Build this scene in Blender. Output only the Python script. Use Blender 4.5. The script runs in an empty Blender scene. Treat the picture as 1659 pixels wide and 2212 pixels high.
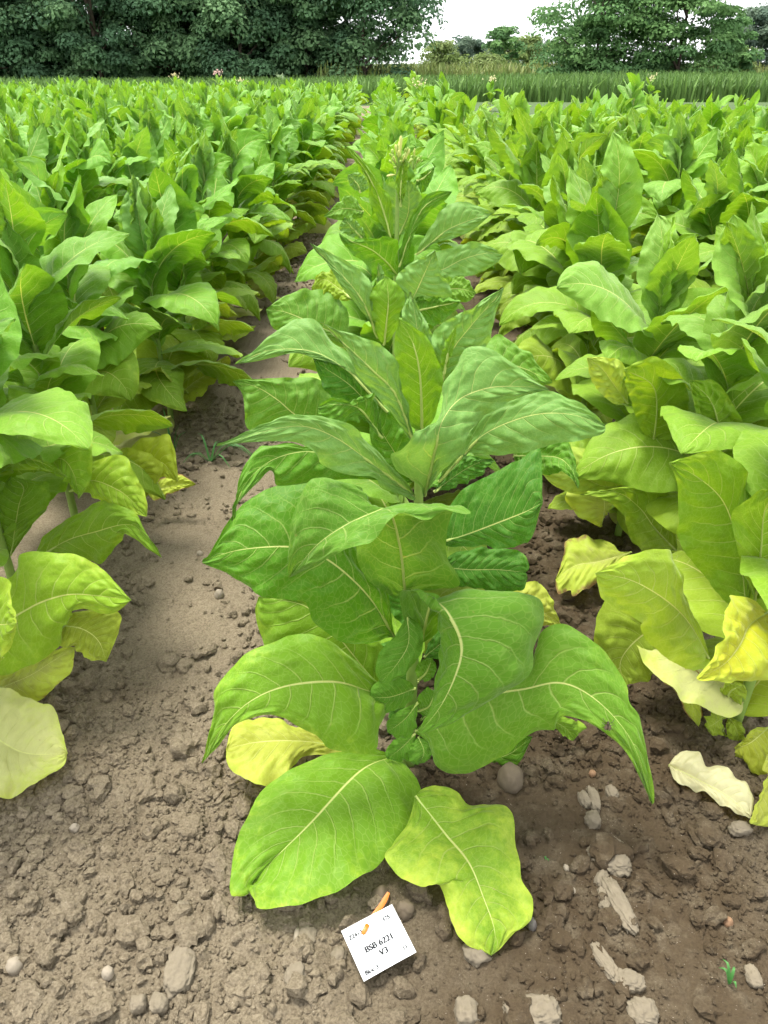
import bpy, math, random
import numpy as np
R = math.radians
sc = bpy.context.scene
COL = sc.collection

# ------------------------------------------------------------------ camera
H = 1.5                                   # eye height over the soil
PITCH = math.atan(0.584)
FPX, CU, CV = 1662.0, 829.5, 1106.0       # focal length and centre of a 1659 x 2212 frame
cd = bpy.data.cameras.new('camera'); cam = bpy.data.objects.new('camera', cd); COL.objects.link(cam)
cd.sensor_fit = 'VERTICAL'; cd.sensor_height = 36.0; cd.lens = 36.0 * FPX / 2212.0
cd.clip_start = 0.05; cd.clip_end = 2000
cam.location = (0, 0, H); cam.rotation_euler = (math.pi / 2 - PITCH, 0, 0)
sc.camera = cam

# ------------------------------------------------------------------ sky, sun, exposure
SUN_EL, SUN_AZ = R(72), R(-50)            # bright overcast, glow high to the front left
w = bpy.data.worlds.new('World'); sc.world = w; w.use_nodes = True
nt = w.node_tree; nt.nodes.clear()
o_ = nt.nodes.new('ShaderNodeOutputWorld'); b_ = nt.nodes.new('ShaderNodeBackground')
s_ = nt.nodes.new('ShaderNodeTexSky'); s_.sky_type = 'NISHITA'; s_.sun_disc = False
s_.sun_elevation = SUN_EL; s_.sun_rotation = SUN_AZ; s_.air_density = 1.0; s_.dust_density = 4.0; s_.ozone_density = 1.0
h_ = nt.nodes.new('ShaderNodeHueSaturation'); h_.inputs['Saturation'].default_value = 0.22
v_ = nt.nodes.new('ShaderNodeMix'); v_.data_type = 'RGBA'; v_.inputs[0].default_value = 0.8   # an even cloud veil in front of the sky
v_.inputs[7].default_value = (5.4, 5.5, 5.6, 1.0)
nt.links.new(s_.outputs[0], h_.inputs['Color']); nt.links.new(h_.outputs[0], v_.inputs[6]); nt.links.new(v_.outputs[2], b_.inputs['Color'])
b_.inputs['Strength'].default_value = 0.15
nt.links.new(b_.outputs[0], o_.inputs['Surface'])
sl = bpy.data.lights.new('sun', 'SUN'); sl.energy = 2.2; sl.angle = R(18); sl.color = (1.0, 0.95, 0.86)
so = bpy.data.objects.new('sun', sl); COL.objects.link(so)
so.rotation_euler = (math.pi / 2 - SUN_EL, 0, math.pi - SUN_AZ)
sc.view_settings.view_transform = 'Standard'; sc.view_settings.look = 'None'
sc.view_settings.gamma = 1.0; sc.view_settings.use_curve_mapping = False
sc.view_settings.exposure = 1.58
sc.render.engine = 'CYCLES'
sc.cycles.use_denoising = True
sc.cycles.use_adaptive_sampling = True; sc.cycles.adaptive_threshold = 0.03
sc.cycles.max_bounces = 6; sc.cycles.transmission_bounces = 3; sc.cycles.diffuse_bounces = 3
sc.cycles.glossy_bounces = 2; sc.cycles.caustics_reflective = False; sc.cycles.caustics_refractive = False

# ------------------------------------------------------------------ helpers
CT, ST = math.cos(PITCH), math.sin(PITCH)
def at(u, v, Y):
    """point at distance Y down the field seen at (u, v) of a 1659 x 2212 frame"""
    xc = (u - CU) / FPX; yc = (CV - v) / FPX
    t = Y / (CT + yc * ST)
    return np.array((t * xc, Y, H + t * (-ST + yc * CT)))
def onz(u, v, Z=0.0):
    xc = (u - CU) / FPX; yc = (CV - v) / FPX
    t = (Z - H) / (-ST + yc * CT)
    return np.array((t * xc, t * (CT + yc * ST), Z))

def mesh(name, V, F, mats=(), smooth=True, uv=None, tint=None):
    """V (n,3); F (m,3 or 4) int array; uv per vertex; tint per vertex rgba"""
    V = np.asarray(V, np.float32); F = np.asarray(F, np.int32)
    me = bpy.data.meshes.new(name)
    n, k = F.shape
    me.vertices.add(len(V)); me.vertices.foreach_set('co', V.ravel())
    me.loops.add(n * k); me.loops.foreach_set('vertex_index', F.ravel())
    me.polygons.add(n)
    me.polygons.foreach_set('loop_start', np.arange(0, n * k, k, dtype=np.int32))
    me.polygons.foreach_set('loop_total', np.full(n, k, np.int32))
    me.polygons.foreach_set('use_smooth', np.full(n, smooth, bool))
    if uv is not None:
        l = me.uv_layers.new(name='UVMap'); l.data.foreach_set('uv', np.asarray(uv, np.float32)[F.ravel()].ravel())
    if tint is not None:
        a = me.color_attributes.new('tint', 'FLOAT_COLOR', 'POINT'); a.data.foreach_set('color', np.asarray(tint, np.float32).ravel())
    for m in mats: me.materials.append(m)
    me.update(); me.validate()
    return me
def link(name, me, parent=None, loc=None, color=None):
    o = bpy.data.objects.new(name, me); COL.objects.link(o)
    if parent is not None: o.parent = parent
    if loc is not None: o.location = loc
    if color is not None: o.color = color
    return o
def tag(o, label=None, cat=None, group=None, kind=None):
    if label: o['label'] = label
    if cat: o['category'] = cat
    if group: o['group'] = group
    if kind: o['kind'] = kind
    return o
def empty(name, loc):
    o = bpy.data.objects.new(name, None); COL.objects.link(o); o.location = loc; o.empty_display_size = 0.05
    return o
def grid_faces(n, m):
    i = np.arange(n)[:, None]; j = np.arange(m)[None, :]
    a = i * (m + 1) + j
    return np.stack([a, a + 1, a + m + 2, a + m + 1], -1).reshape(-1, 4)
def catmull(P, N):
    """smooth curve through P resampled to N+1 points of even arc length"""
    P = np.asarray(P, float)
    if len(P) == 2:
        t = np.linspace(0, 1, N + 1)[:, None]; return P[0] * (1 - t) + P[1] * t
    Q = np.vstack([2 * P[0] - P[1], P, 2 * P[-1] - P[-2]])
    out = []
    for i in range(1, len(Q) - 2):
        p0, p1, p2, p3 = Q[i - 1], Q[i], Q[i + 1], Q[i + 2]
        t = np.linspace(0, 1, 14, endpoint=False)[:, None]
        out.append(0.5 * (2 * p1 + (p2 - p0) * t + (2 * p0 - 5 * p1 + 4 * p2 - p3) * t ** 2 + (3 * p1 - p0 - 3 * p2 + p3) * t ** 3))
    C = np.vstack(out + [P[-1:]])
    d = np.r_[0, np.cumsum(np.linalg.norm(np.diff(C, axis=0), axis=1))]; d /= d[-1]
    s = np.linspace(0, 1, N + 1)
    return np.stack([np.interp(s, d, C[:, k]) for k in range(C.shape[1])], 1)
def tube(P, rad, k=7):
    """tube round the polyline P with radius per point"""
    P = np.asarray(P, float); n = len(P)
    T = np.gradient(P, axis=0); T /= np.linalg.norm(T, axis=1)[:, None] + 1e-9
    ref = np.array((0.31, 0.95, 0.05)); A = np.cross(T, ref); A /= np.linalg.norm(A, axis=1)[:, None] + 1e-9
    B = np.cross(T, A)
    a = np.linspace(0, 2 * np.pi, k, endpoint=False)
    V = P[:, None] + np.asarray(rad)[:, None, None] * (A[:, None] * np.cos(a)[None, :, None] + B[:, None] * np.sin(a)[None, :, None])
    i = np.arange(n - 1)[:, None]; j = np.arange(k)[None, :]
    F = np.stack([i * k + j, i * k + (j + 1) % k, (i + 1) * k + (j + 1) % k, (i + 1) * k + j], -1).reshape(-1, 4)
    return V.reshape(-1, 3), F
def joinVF(parts):
    Vs, Fs, o = [], [], 0
    for V, F in parts:
        Vs.append(V); Fs.append(np.asarray(F) + o); o += len(V)
    return np.vstack(Vs), np.vstack(Fs)
def quads_to_tris(F): return np.vstack([F[:, [0, 1, 2]], F[:, [0, 2, 3]]])

rt = np.random.default_rng(5)
TAB = rt.random((256, 256))
def vnoise(x, y):
    xi = np.floor(x).astype(int); yi = np.floor(y).astype(int); fx = x - xi; fy = y - yi
    fx = fx * fx * (3 - 2 * fx); fy = fy * fy * (3 - 2 * fy)
    g = lambda a, b: TAB[a & 255, b & 255]
    return (g(xi, yi) * (1 - fx) + g(xi + 1, yi) * fx) * (1 - fy) + (g(xi, yi + 1) * (1 - fx) + g(xi + 1, yi + 1) * fx) * fy
def fbm(x, y, o=4):
    s = 0; a = 0.5
    for k in range(o):
        s = s + a * (vnoise(x + 17.3 * k, y - 9.1 * k) - 0.5); x = x * 2.03; y = y * 2.03; a *= 0.52
    return s
def crumbs(x, y, cell, seed, fill=0.8):
    """heights of rounded soil crumbs scattered one to a cell, in units of the cell"""
    X = x / cell; Y = y / cell; xi = np.floor(X).astype(int); yi = np.floor(Y).astype(int)
    h = np.zeros_like(X)
    for dx in (-1, 0, 1):
        for dy in (-1, 0, 1):
            a = xi + dx; b = yi + dy
            jx = TAB[(a * 3 + seed) & 255, (b * 5) & 255]; jy = TAB[(a * 7) & 255, (b * 3 + seed * 3) & 255]
            rr = TAB[(a + 11 * seed) & 255, (b * 9 + 5) & 255]; on = TAB[(a * 5 + 1) & 255, (b + seed * 7) & 255] < fill
            r = 0.18 + 0.42 * rr * rr
            asp = 0.75 + 0.5 * jx
            d2 = ((X - a - jx) * asp) ** 2 + ((Y - b - jy) / asp) ** 2
            h = np.maximum(h, np.where(on, np.sqrt(np.maximum(r * r - d2, 0)), 0))
    return h
def ground_base(x, y):
    return 0.03 * fbm(x * 0.9, y * 0.7, 3) + 0.022 * fbm(x * 4.1 + 3, y * 4.1, 3) - 0.004
def ground_z(x, y):
    x = np.asarray(x, float); y = np.asarray(y, float)
    z = ground_base(x, y)
    wx = x + 0.012 * fbm(x * 30, y * 30, 2); wy = y + 0.012 * fbm(x * 30 + 9, y * 30 + 4, 2)
    m = np.clip(0.5 + 2.4 * fbm(x * 1.9 + 40, y * 1.9 + 8, 3), 0.08, 1.0)
    z = z + m * 0.58 * 0.062 * crumbs(wx, wy, 0.062, 3, 0.45) + (0.35 + 0.65 * m) * 0.85 * 0.027 * crumbs(wx, wy, 0.027, 7, 0.8)
    z = z + 0.7 * 0.014 * crumbs(wx, wy, 0.0145, 13, 0.85) + 0.006 * fbm(x * 60, y * 60, 3)
    return z
def gz(x, y): return float(ground_base(np.array([x]), np.array([y]))[0])

# ------------------------------------------------------------------ materials
class NT:
    def __init__(s, name):
        s.m = bpy.data.materials.new(name); s.m.use_nodes = True; s.t = s.m.node_tree; s.t.nodes.clear()
        s.out = s.t.nodes.new('ShaderNodeOutputMaterial')
    def n(s, typ, **k):
        x = s.t.nodes.new(typ)
        for a, b in k.items(): setattr(x, a, b)
        return x
    def set(s, sock, v):
        if hasattr(v, 'is_output'): s.t.links.new(v, sock)
        else: sock.default_value = v
    def math(s, op, a, b=0.0, c=0.0, clamp=False):
        x = s.n('ShaderNodeMath', operation=op); x.use_clamp = clamp
        s.set(x.inputs[0], a); s.set(x.inputs[1], b); s.set(x.inputs[2], c)
        return x.outputs[0]
    def rng(s, v, a, b, c=0.0, d=1.0):
        x = s.n('ShaderNodeMapRange'); x.interpolation_type = 'SMOOTHSTEP'
        for i, q in enumerate((v, a, b, c, d)): s.set(x.inputs[i], q)
        return x.outputs[0]
    def mix(s, f, a, b, mode='MIX'):
        x = s.n('ShaderNodeMix', data_type='RGBA', blend_type=mode)
        s.set(x.inputs[0], f); s.set(x.inputs[6], a); s.set(x.inputs[7], b)
        return x.outputs[2]
    def noise(s, vec, scale, detail=3, rough=0.55):
        x = s.n('ShaderNodeTexNoise')
        if vec is not None: s.set(x.inputs['Vector'], vec)
        x.inputs['Scale'].default_value = scale; x.inputs['Detail'].default_value = detail; x.inputs['Roughness'].default_value = rough
        return x.outputs[0]
    def bump(s, h, strength, dist):
        x = s.n('ShaderNodeBump'); x.inputs['Strength'].default_value = strength; x.inputs['Distance'].default_value = dist
        s.set(x.inputs['Height'], h); return x.outputs[0]
    def principled(s, color, rough=0.6, spec=0.3, normal=None):
        x = s.n('ShaderNodeBsdfPrincipled'); s.set(x.inputs['Base Color'], color); s.set(x.inputs['Roughness'], rough)
        x.inputs['Specular IOR Level'].default_value = spec
        if normal is not None: s.set(x.inputs['Normal'], normal)
        return x.outputs[0]
    def done(s, sh): s.t.links.new(sh, s.out.inputs['Surface']); return s.m
def rgb(r, g, b): return (r, g, b, 1.0)

NLAT = 10.0; LATK = 0.2
def leaf_material(name, per_object):
    q = NT(name)
    uv = q.n('ShaderNodeUVMap').outputs[0]
    sp = q.n('ShaderNodeSeparateXYZ'); q.set(sp.inputs[0], uv); U, Vv = sp.outputs[0], sp.outputs[1]
    if per_object:
        oi = q.n('ShaderNodeObjectInfo'); tint, age, rnd = oi.outputs['Color'], oi.outputs['Alpha'], oi.outputs['Random']
    else:
        at_ = q.n('ShaderNodeAttribute'); at_.attribute_name = 'tint'; tint, age = at_.outputs['Color'], at_.outputs['Alpha']; rnd = 0.3
    pos = q.n('ShaderNodeTexCoord').outputs['Object']
    x = q.math('MULTIPLY', q.math('SUBTRACT', U, 0.5), 2.0); ax = q.math('ABSOLUTE', x)
    wob = q.math('MULTIPLY', q.math('SUBTRACT', q.noise(pos, 12, 3), 0.5), 0.055)
    lat = q.math('SUBTRACT', q.math('ADD', Vv, wob), q.math('MULTIPLY', q.math('POWER', ax, 1.25), LATK))
    side = q.math('MULTIPLY', q.math('GREATER_THAN', x, 0.0), 0.43)
    fr = q.math('FRACT', q.math('ADD', q.math('MULTIPLY', lat, NLAT), side))
    dv = q.math('SUBTRACT', 0.5, q.math('ABSOLUTE', q.math('SUBTRACT', fr, 0.5)))       # 0 on a lateral vein
    latm = q.math('MULTIPLY', q.rng(dv, 0.055, 0.0), q.rng(ax, 1.0, 0.15, 0.0, 1.0))
    mw = q.math('MULTIPLY_ADD', Vv, -0.023, 0.031)
    midm = q.rng(ax, mw, q.math('MULTIPLY', mw, 0.4))
    sc_ = q.n('ShaderNodeMapping'); q.set(sc_.inputs['Vector'], uv); sc_.inputs['Scale'].default_value = (17, 44, 1)
    vo = q.n('ShaderNodeTexVoronoi'); vo.feature = 'DISTANCE_TO_EDGE'; vo.inputs['Scale'].default_value = 1.0; q.set(vo.inputs['Vector'], sc_.outputs[0])
    ter = q.rng(vo.outputs['Distance'], 0.10, 0.0)
    blo = q.math('ADD', q.math('MULTIPLY', q.noise(pos, 9, 5, 0.7), 0.6), q.math('MULTIPLY', q.noise(pos, 45, 4, 0.65), 0.4))
    # age yellows a leaf from its margin and tip inward; very old margins go brown
    am = q.math('ADD', q.math('MULTIPLY', ax, 0.35), q.math('MULTIPLY', Vv, 0.25)); am = q.math('ADD', am, q.math('MULTIPLY_ADD', blo, 1.7, -0.4))
    agem = q.rng(q.math('ADD', am, q.math('MULTIPLY', age, 1.4)), 1.08, 1.75)
    bright = q.math('ADD', 0.8, q.math('MULTIPLY', blo, 0.4))
    cb = q.n('ShaderNodeCombineXYZ'); [q.set(cb.inputs[i], bright) for i in range(3)]
    c = q.mix(1.0, tint, cb.outputs[0], 'MULTIPLY')
    c = q.mix(agem, c, rgb(0.43, 0.54, 0.055))
    brn = q.math('MULTIPLY', q.rng(q.math('ADD', am, q.math('MULTIPLY', age, 1.0)), 1.45, 1.65), q.rng(ax, 0.72, 0.97))
    c = q.mix(brn, c, rgb(0.26, 0.15, 0.06))
    spot = q.math('MULTIPLY', q.rng(q.noise(pos, 60, 2), 0.72, 0.78), q.rng(q.noise(pos, 7, 2), 0.5, 0.65))
    c = q.mix(q.math('MULTIPLY', spot, 0.7), c, rgb(0.30, 0.24, 0.07))
    vc = q.mix(0.5, c, rgb(0.66, 0.72, 0.26))
    c = q.mix(q.math('MULTIPLY', ter, 0.15), c, vc)
    c = q.mix(q.math('MULTIPLY', latm, 0.58), c, vc)
    c = q.mix(q.math('MULTIPLY', midm, 0.9), c, rgb(0.58, 0.62, 0.22))
    hgt = q.math('SUBTRACT', q.math('MULTIPLY', blo, 0.5), q.math('ADD', q.math('MULTIPLY', latm, 0.7), q.math('MULTIPLY', ter, 0.10)))
    nb = q.bump(hgt, 0.5, 0.005)
    p = q.principled(c, 0.52, 0.22, nb)
    pn = p.node; pn.inputs['Sheen Weight'].default_value = 0.25; pn.inputs['Sheen Roughness'].default_value = 0.45; pn.inputs['Sheen Tint'].default_value = (0.95, 1.0, 0.7, 1)   # fine leaf hairs
    tr = q.n('ShaderNodeBsdfTranslucent')
    tc = q.mix(1.0, c, rgb(1.45, 1.25, 0.45), 'MULTIPLY'); q.set(tr.inputs['Color'], tc); q.set(tr.inputs['Normal'], nb)
    mx = q.n('ShaderNodeMixShader'); mx.inputs[0].default_value = 0.33
    q.t.links.new(p, mx.inputs[1]); q.t.links.new(tr.outputs[0], mx.inputs[2])
    return q.done(mx.outputs[0])
M_LEAF = leaf_material('tobacco_leaf', True)
M_LEAFT = leaf_material('tobacco_leaf_field', False)

def plain(name, col, rough=0.6, spec=0.3, var=0.25, scale=40, bump=0.2, dist=0.002):
    q = NT(name); p = q.n('ShaderNodeTexCoord').outputs['Object']; n = q.noise(p, scale, 4)
    c = q.mix(n, tuple(v * (1 - var) for v in col[:3]) + (1,), tuple(min(1, v * (1 + var)) for v in col[:3]) + (1,))
    return q.done(q.principled(c, rough, spec, q.bump(n, bump, dist)))
M_STEM = plain('stem_green', rgb(0.20, 0.30, 0.06), 0.5, 0.35, 0.2, 60)
M_RIB = plain('midrib_pale', rgb(0.38, 0.46, 0.12), 0.5, 0.35, 0.15, 90)

def soil_material():
    q = NT('soil'); p = q.n('ShaderNodeNewGeometry').outputs['Position']
    sp = q.n('ShaderNodeSeparateXYZ'); q.set(sp.inputs[0], p)
    big = q.noise(p, 2.3, 5, 0.6); mid = q.noise(p, 14, 5, 0.65); fine = q.noise(p, 170, 5, 0.75)
    # strip right of the front row: moist soil, with plant shade also put into its colour; the walked lane on the left is dry
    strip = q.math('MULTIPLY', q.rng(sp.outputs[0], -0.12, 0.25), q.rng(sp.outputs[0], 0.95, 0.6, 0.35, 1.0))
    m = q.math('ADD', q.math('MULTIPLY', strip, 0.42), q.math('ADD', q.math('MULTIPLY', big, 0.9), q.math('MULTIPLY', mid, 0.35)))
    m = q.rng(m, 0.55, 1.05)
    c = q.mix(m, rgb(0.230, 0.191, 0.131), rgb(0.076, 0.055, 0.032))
    c = q.mix(q.rng(mid, 0.45, 0.75, 0.0, 0.45), c, rgb(0.255, 0.216, 0.150))
    c = q.mix(q.rng(fine, 0.35, 0.62, 0.6, 0.0), c, rgb(0.055, 0.039, 0.024))
    c = q.mix(q.rng(q.noise(p, 260, 2), 0.70, 0.76, 0.0, 0.6), c, rgb(0.5, 0.44, 0.36))
    h = q.math('ADD', q.math('MULTIPLY', fine, 0.6), mid)
    return q.done(q.principled(c, 0.92, 0.12, q.bump(h, 0.9, 0.011)))
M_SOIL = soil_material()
M_CLOD = plain('dry_clod', rgb(0.168, 0.142, 0.102), 0.95, 0.1, 0.28, 70, 0.8, 0.004)
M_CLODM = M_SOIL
M_PEBW = plain('pale_pebble', rgb(0.24, 0.205, 0.155), 0.7, 0.25, 0.15, 60, 0.2)
M_PEBO = plain('orange_pebble', rgb(0.21, 0.125, 0.07), 0.7, 0.25, 0.2, 60, 0.2)
M_PEBD = plain('dark_pebble', rgb(0.11, 0.10, 0.09), 0.7, 0.25, 0.2, 60, 0.2)
M_PEBB = plain('brown_pebble', rgb(0.125, 0.099, 0.068), 0.8, 0.2, 0.25, 60, 0.3)

# ------------------------------------------------------------------ soil
def axis(fine0, fine1, step, lo, hi, grow=1.12):
    c = list(np.arange(fine0, fine1 + 1e-6, step))
    s = step; a = c[-1]
    while a < hi: s *= grow; a += s; c.append(a)
    s = step; a = c[0]
    while a > lo: s *= grow; a -= s; c.insert(0, a)
    return np.array(c)
gx = axis(-1.0, 1.15, 0.0060, -26, 26, 1.06); gy = axis(0.62, 2.5, 0.0060, -3, 34, 1.03)
GX, GY = np.meshgrid(gx, gy, indexing='ij')
GZ = ground_z(GX, GY)
V = np.stack([GX, GY, GZ], -1).reshape(-1, 3)
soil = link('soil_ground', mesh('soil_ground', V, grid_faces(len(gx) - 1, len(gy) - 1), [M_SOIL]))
tag(soil, 'brown crumbly field soil between the tobacco rows', kind='structure')

q = NT('meadow'); p = q.n('ShaderNodeNewGeometry').outputs['Position']
c = q.mix(q.noise(p, 0.35, 5), rgb(0.062, 0.10, 0.040), rgb(0.085, 0.12, 0.052)); c = q.mix(q.rng(q.noise(p, 9, 4), 0.4, 0.7, 0, 0.5), c, rgb(0.05, 0.085, 0.03))
M_MEADOW = q.done(q.principled(c, 0.9, 0.1, q.bump(q.noise(p, 14, 4), 0.6, 0.05)))
n = 40; xs = np.linspace(-900, 900, n + 1); ys = np.linspace(-300, 1500, n + 1)
A, B = np.meshgrid(xs, ys, indexing='ij')
link('grass_ground', mesh('grass_ground', np.stack([A, B, np.full_like(A, -0.07)], -1).reshape(-1, 3), grid_faces(n, n), [M_MEADOW]))
tag(bpy.data.objects['grass_ground'], 'flat grassland reaching to the tree belts', kind='structure')

xs = np.arange(1.9, 60, .4); ys = np.arange(7.4, 37.4, .4); A, B = np.meshgrid(xs, ys, indexing='ij')
fc = grid_faces(len(xs) - 1, len(ys) - 1); ca, cb = A.ravel()[fc].mean(1), B.ravel()[fc].mean(1)
fc = fc[((ca > 2.0) & (cb > 13.8)) | ((ca > 3.8 + (cb - 7) * .5) & (cb > 7))]
link('grass_strip', mesh('grass_strip', np.stack([A, B, .05 + .02 * fbm(A * 2, B * 2, 2)], -1).reshape(-1, 3), fc, [M_MEADOW]))
tag(bpy.data.objects['grass_strip'], 'mown grey-green grass strip beyond the tobacco plot at right', kind='structure')

# ------------------------------------------------------------------ leaves
def puckers(v, x, rng):
    """relief of a tobacco leaf: the blade bulges between sunken lateral veins"""
    ax = np.abs(x)
    fr = np.mod((v - LATK * ax ** 1.25) * NLAT + np.where(x > 0, 0.43, 0), 1.0)
    puff = (np.sin(np.pi * fr) ** .8 - 0.6) * (0.72 + 0.28 * np.sin(ax * 11 + v * 23))
    o = rng.random(2) * 50
    nz = fbm(v * 9 + o[0], x * 3.5 + o[1], 3) * 2
    n2 = fbm(v * 4 + o[1], x * 1.6 + o[0], 2) * 2
    return 1.5 * puff * np.minimum(1, ax * 3.5) * (1 - 0.6 * ax ** 3) * (0.6 + 0.9 * nz) + (1.3 * nz + 1.5 * n2) * np.minimum(1, ax * 2.2)
def grid_normals(G):
    a = np.gradient(G, axis=0); b = np.gradient(G, axis=1)
    n = np.cross(a, b); return n / (np.linalg.norm(n, axis=2)[:, :, None] + 1e-9)
def loft(mid, left, right, M, amp, seed, bulge=0.12, wave=0.0):
    """blade lofted over left margin, midrib and right margin curves"""
    rng = np.random.default_rng(seed); N = len(mid) - 1
    x = np.linspace(-1, 1, 2 * M + 1)[None, :]; v = np.linspace(0, 1, N + 1)[:, None]
    wgt = np.abs(x)[..., None]
    E = np.where((x < 0)[..., None], left[:, None], right[:, None])
    G = mid[:, None] * (1 - wgt) + E * wgt
    nn = grid_normals(G); sgn = np.sign(nn[..., 2].mean()) or 1.0
    hw = np.linalg.norm(E - mid[:, None], axis=2)
    xx = np.broadcast_to(x, hw.shape); vv = np.broadcast_to(v, hw.shape)
    d = bulge * hw * np.abs(xx) * (1 - np.abs(xx)) * 2.2 + amp * puckers(vv, xx, rng)
    ph = rng.random(4) * 6.28
    d = d + wave * (np.sin(vv * 26 + ph[0] + xx) + 0.7 * np.sin(vv * 43 + ph[1])) * np.abs(xx) ** 3 * np.sin(np.pi * vv)
    G = G + nn * sgn * d[..., None]
    uv = np.stack([(xx + 1) / 2, vv], -1)
    return G.reshape(-1, 3), grid_faces(N, 2 * M), uv.reshape(-1, 2)

K1 = (0, 0, 1.0)
K3 = (414.8, 506.9, .5556); K4 = (414.8, 967.8, .6111); K5 = (414.8, 1474.7, .6111); K6 = (599.1, 230.4, .3333)
K8 = (1106.0, 921.7, .4167); K9 = (0.0, 875.6, .3959); KL = (0.0, 276.5, .4445); KR = (1013.9, 276.5, .3889)
SEED = [100]
def pleaf(plant, K, Y0, mid, a, b, tint, k=0.0006, amp=0.0065, N=44, M=11, rib=True, wave=0.0065, bulge=0.18, name='leaf', kl=None):
    """one hand-placed leaf: midrib (x, y, depth offset) and two margins (x, y[, extra depth])"""
    SEED[0] += 1
    pm = np.array([(K[0] + K[2] * m[0], K[1] + K[2] * m[1], m[2]) for m in mid])
    N, M = int(N * 1.9), int(M * 1.6)
    m3 = catmull(pm, N)
    if kl is None: kl = k * .45 if 0 < k < .00085 else k
    def margin(e, k):
        pe = [pm[0][:2].tolist() + [0.0]] + [[K[0] + K[2] * t[0], K[1] + K[2] * t[1], (t[2] if len(t) > 2 else 0.0)] for t in e]
        if np.hypot(pe[-1][0] - pm[-1][0], pe[-1][1] - pm[-1][1]) > 2: pe.append(pm[-1][:2].tolist() + [0.0])
        c = catmull(np.array(pe), N)
        sv = np.linspace(0, 1, N + 1); ow = c[:, :2] - m3[:, :2]; ln = np.linalg.norm(ow, axis=1)[:, None]; of = SEED[0] * 3.7 + len(e)
        c[:, :2] += ow / (ln + 1e-6) * (np.minimum(ln[:, 0], 60) / 60 * (9 * fbm(sv * 9 + of, sv * 0 + of, 2) + 5 * fbm(sv * 26 + of, sv * 0 + 2.5, 2)))[:, None]
        dy = m3[:, 2] + k * (m3[:, 1] - c[:, 1]) + c[:, 2]
        return np.array([at(c[i, 0], c[i, 1], Y0 + dy[i]) for i in range(N + 1)])
    mid3 = np.array([at(m[0], m[1], Y0 + m[2]) for m in m3])
    base = np.array(plant.location)
    V, F, uv = loft(mid3, margin(a, k), margin(b, kl), M, amp, SEED[0], bulge, wave)
    if tint[2] < .06 and tint not in (G_TOP, G_YNG, G_MID, G_DRK, G_LOW, G_LIM, G_YEL): tint = (tint[0] * 1.02, tint[1] * .98, tint[2] * .45, tint[3] * .85)
    o = link(name, mesh(name, V - base, F, [M_LEAF], uv=uv), plant, color=tint)
    if rib:
        P = mid3[:-6:4]; r = np.linspace(0.0032, 0.0006, len(P))
        G = V.reshape(N + 1, 2 * M + 1, 3); nn = grid_normals(G)[:, M]; nn = nn * (np.sign(nn[:, 2:3]) + (nn[:, 2:3] == 0))
        Vt, Ft = tube(P - nn[:-6:4] * 0.0022, r, 6)
        link('midrib', mesh('midrib', Vt - base, Ft, [M_RIB]), o)
    return o
def stem(plant, pts, r0, r1, name='stem'):
    P = catmull(np.array(pts, float), 14); V, F = tube(P, np.linspace(r0, r1, len(P)), 9)
    return link(name, mesh(name, V - np.array(plant.location), F, [M_STEM]), plant)

# leaf colours: rgb and age
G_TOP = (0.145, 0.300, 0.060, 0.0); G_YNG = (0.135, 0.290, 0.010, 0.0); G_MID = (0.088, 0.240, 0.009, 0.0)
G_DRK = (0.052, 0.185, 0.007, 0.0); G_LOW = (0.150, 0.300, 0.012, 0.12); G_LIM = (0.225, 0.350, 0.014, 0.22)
G_YEL = (0.360, 0.400, 0.050, 0.30); G_OLD = (0.480, 0.500, 0.190, 0.30); G_PAL = (0.52, 0.50, 0.25, 0.8)

# ---- the front plant -------------------------------------------------
X0, Y0 = 0.064, 1.33
hero = empty('tobacco_plant', (X0, Y0, gz(X0, Y0)))
tag(hero, 'large front tobacco plant standing behind the white plot card', 'tobacco plant', 'tobacco plants')
stem(hero, [(X0 - .004, Y0, -.03), (X0, Y0, .3), (X0 + .006, Y0, .6), (X0 + .002, Y0 + .01, .92)], 0.016, 0.008)
def hl(*a, **k): return pleaf(hero, *a[:1], Y0, *a[1:], **k)
hl(K5, [(715,258,-.03),(590,315,-.10),(430,485,-.24),(355,560,-.285),(206,702,-.345)],
   [(640,232),(560,235),(430,265),(330,320),(250,368),(190,490),(150,590),(133,740),(160,757),(188,752),(196,722)],
   [(760,290),(812,385),(795,480),(690,610),(600,690),(450,760),(330,797),(236,797),(222,770),(207,745)], (0.135,0.300,0.024,0.22), k=.0010, amp=.006, N=56, M=14)
hl(K5, [(790,400,-.18),(900,540,-.26),(980,640,-.33),(1030,760,-.393),(1070,880,-.45),(1058,965,-.485)],
   [(820,372),(870,362),(940,390),(980,430),(1050,430),(1120,450),(1150,560),(1165,700),(1205,760),(1195,840),(1140,880),(1090,940)],
   [(760,500),(680,615),(740,680),(835,720),(845,688),(890,740),(910,830),(970,920)], (0.165,0.325,0.026,0.44), k=.0011, N=56, M=14)
hl(K5, [(560,240,-.01),(450,213,-.0),(330,205,-.02),(220,212,-.03),(120,235,-.06)],
   [(500,195),(400,160),(300,128),(240,120),(150,150)], [(520,260),(400,260),(330,330),(290,352),(220,356),(130,290)], G_YEL, k=.0012)
hl(K4, [(700,880,-.03),(620,857,-.08),(500,825,-.13),(330,842,-.17),(200,900,-.2),(100,1000,-.22),(35,1115,-.23)],
   [(670,850),(630,800),(560,730),(500,690),(380,655),(280,690),(200,720),(130,780),(90,830),(75,900),(60,990)],
   [(690,930),(655,1000),(640,1074),(560,1077),(480,1060),(400,995),(280,942),(170,970),(100,1040)], (0.140,0.305,0.026,0.2), k=.0007, N=56, M=14)
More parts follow.
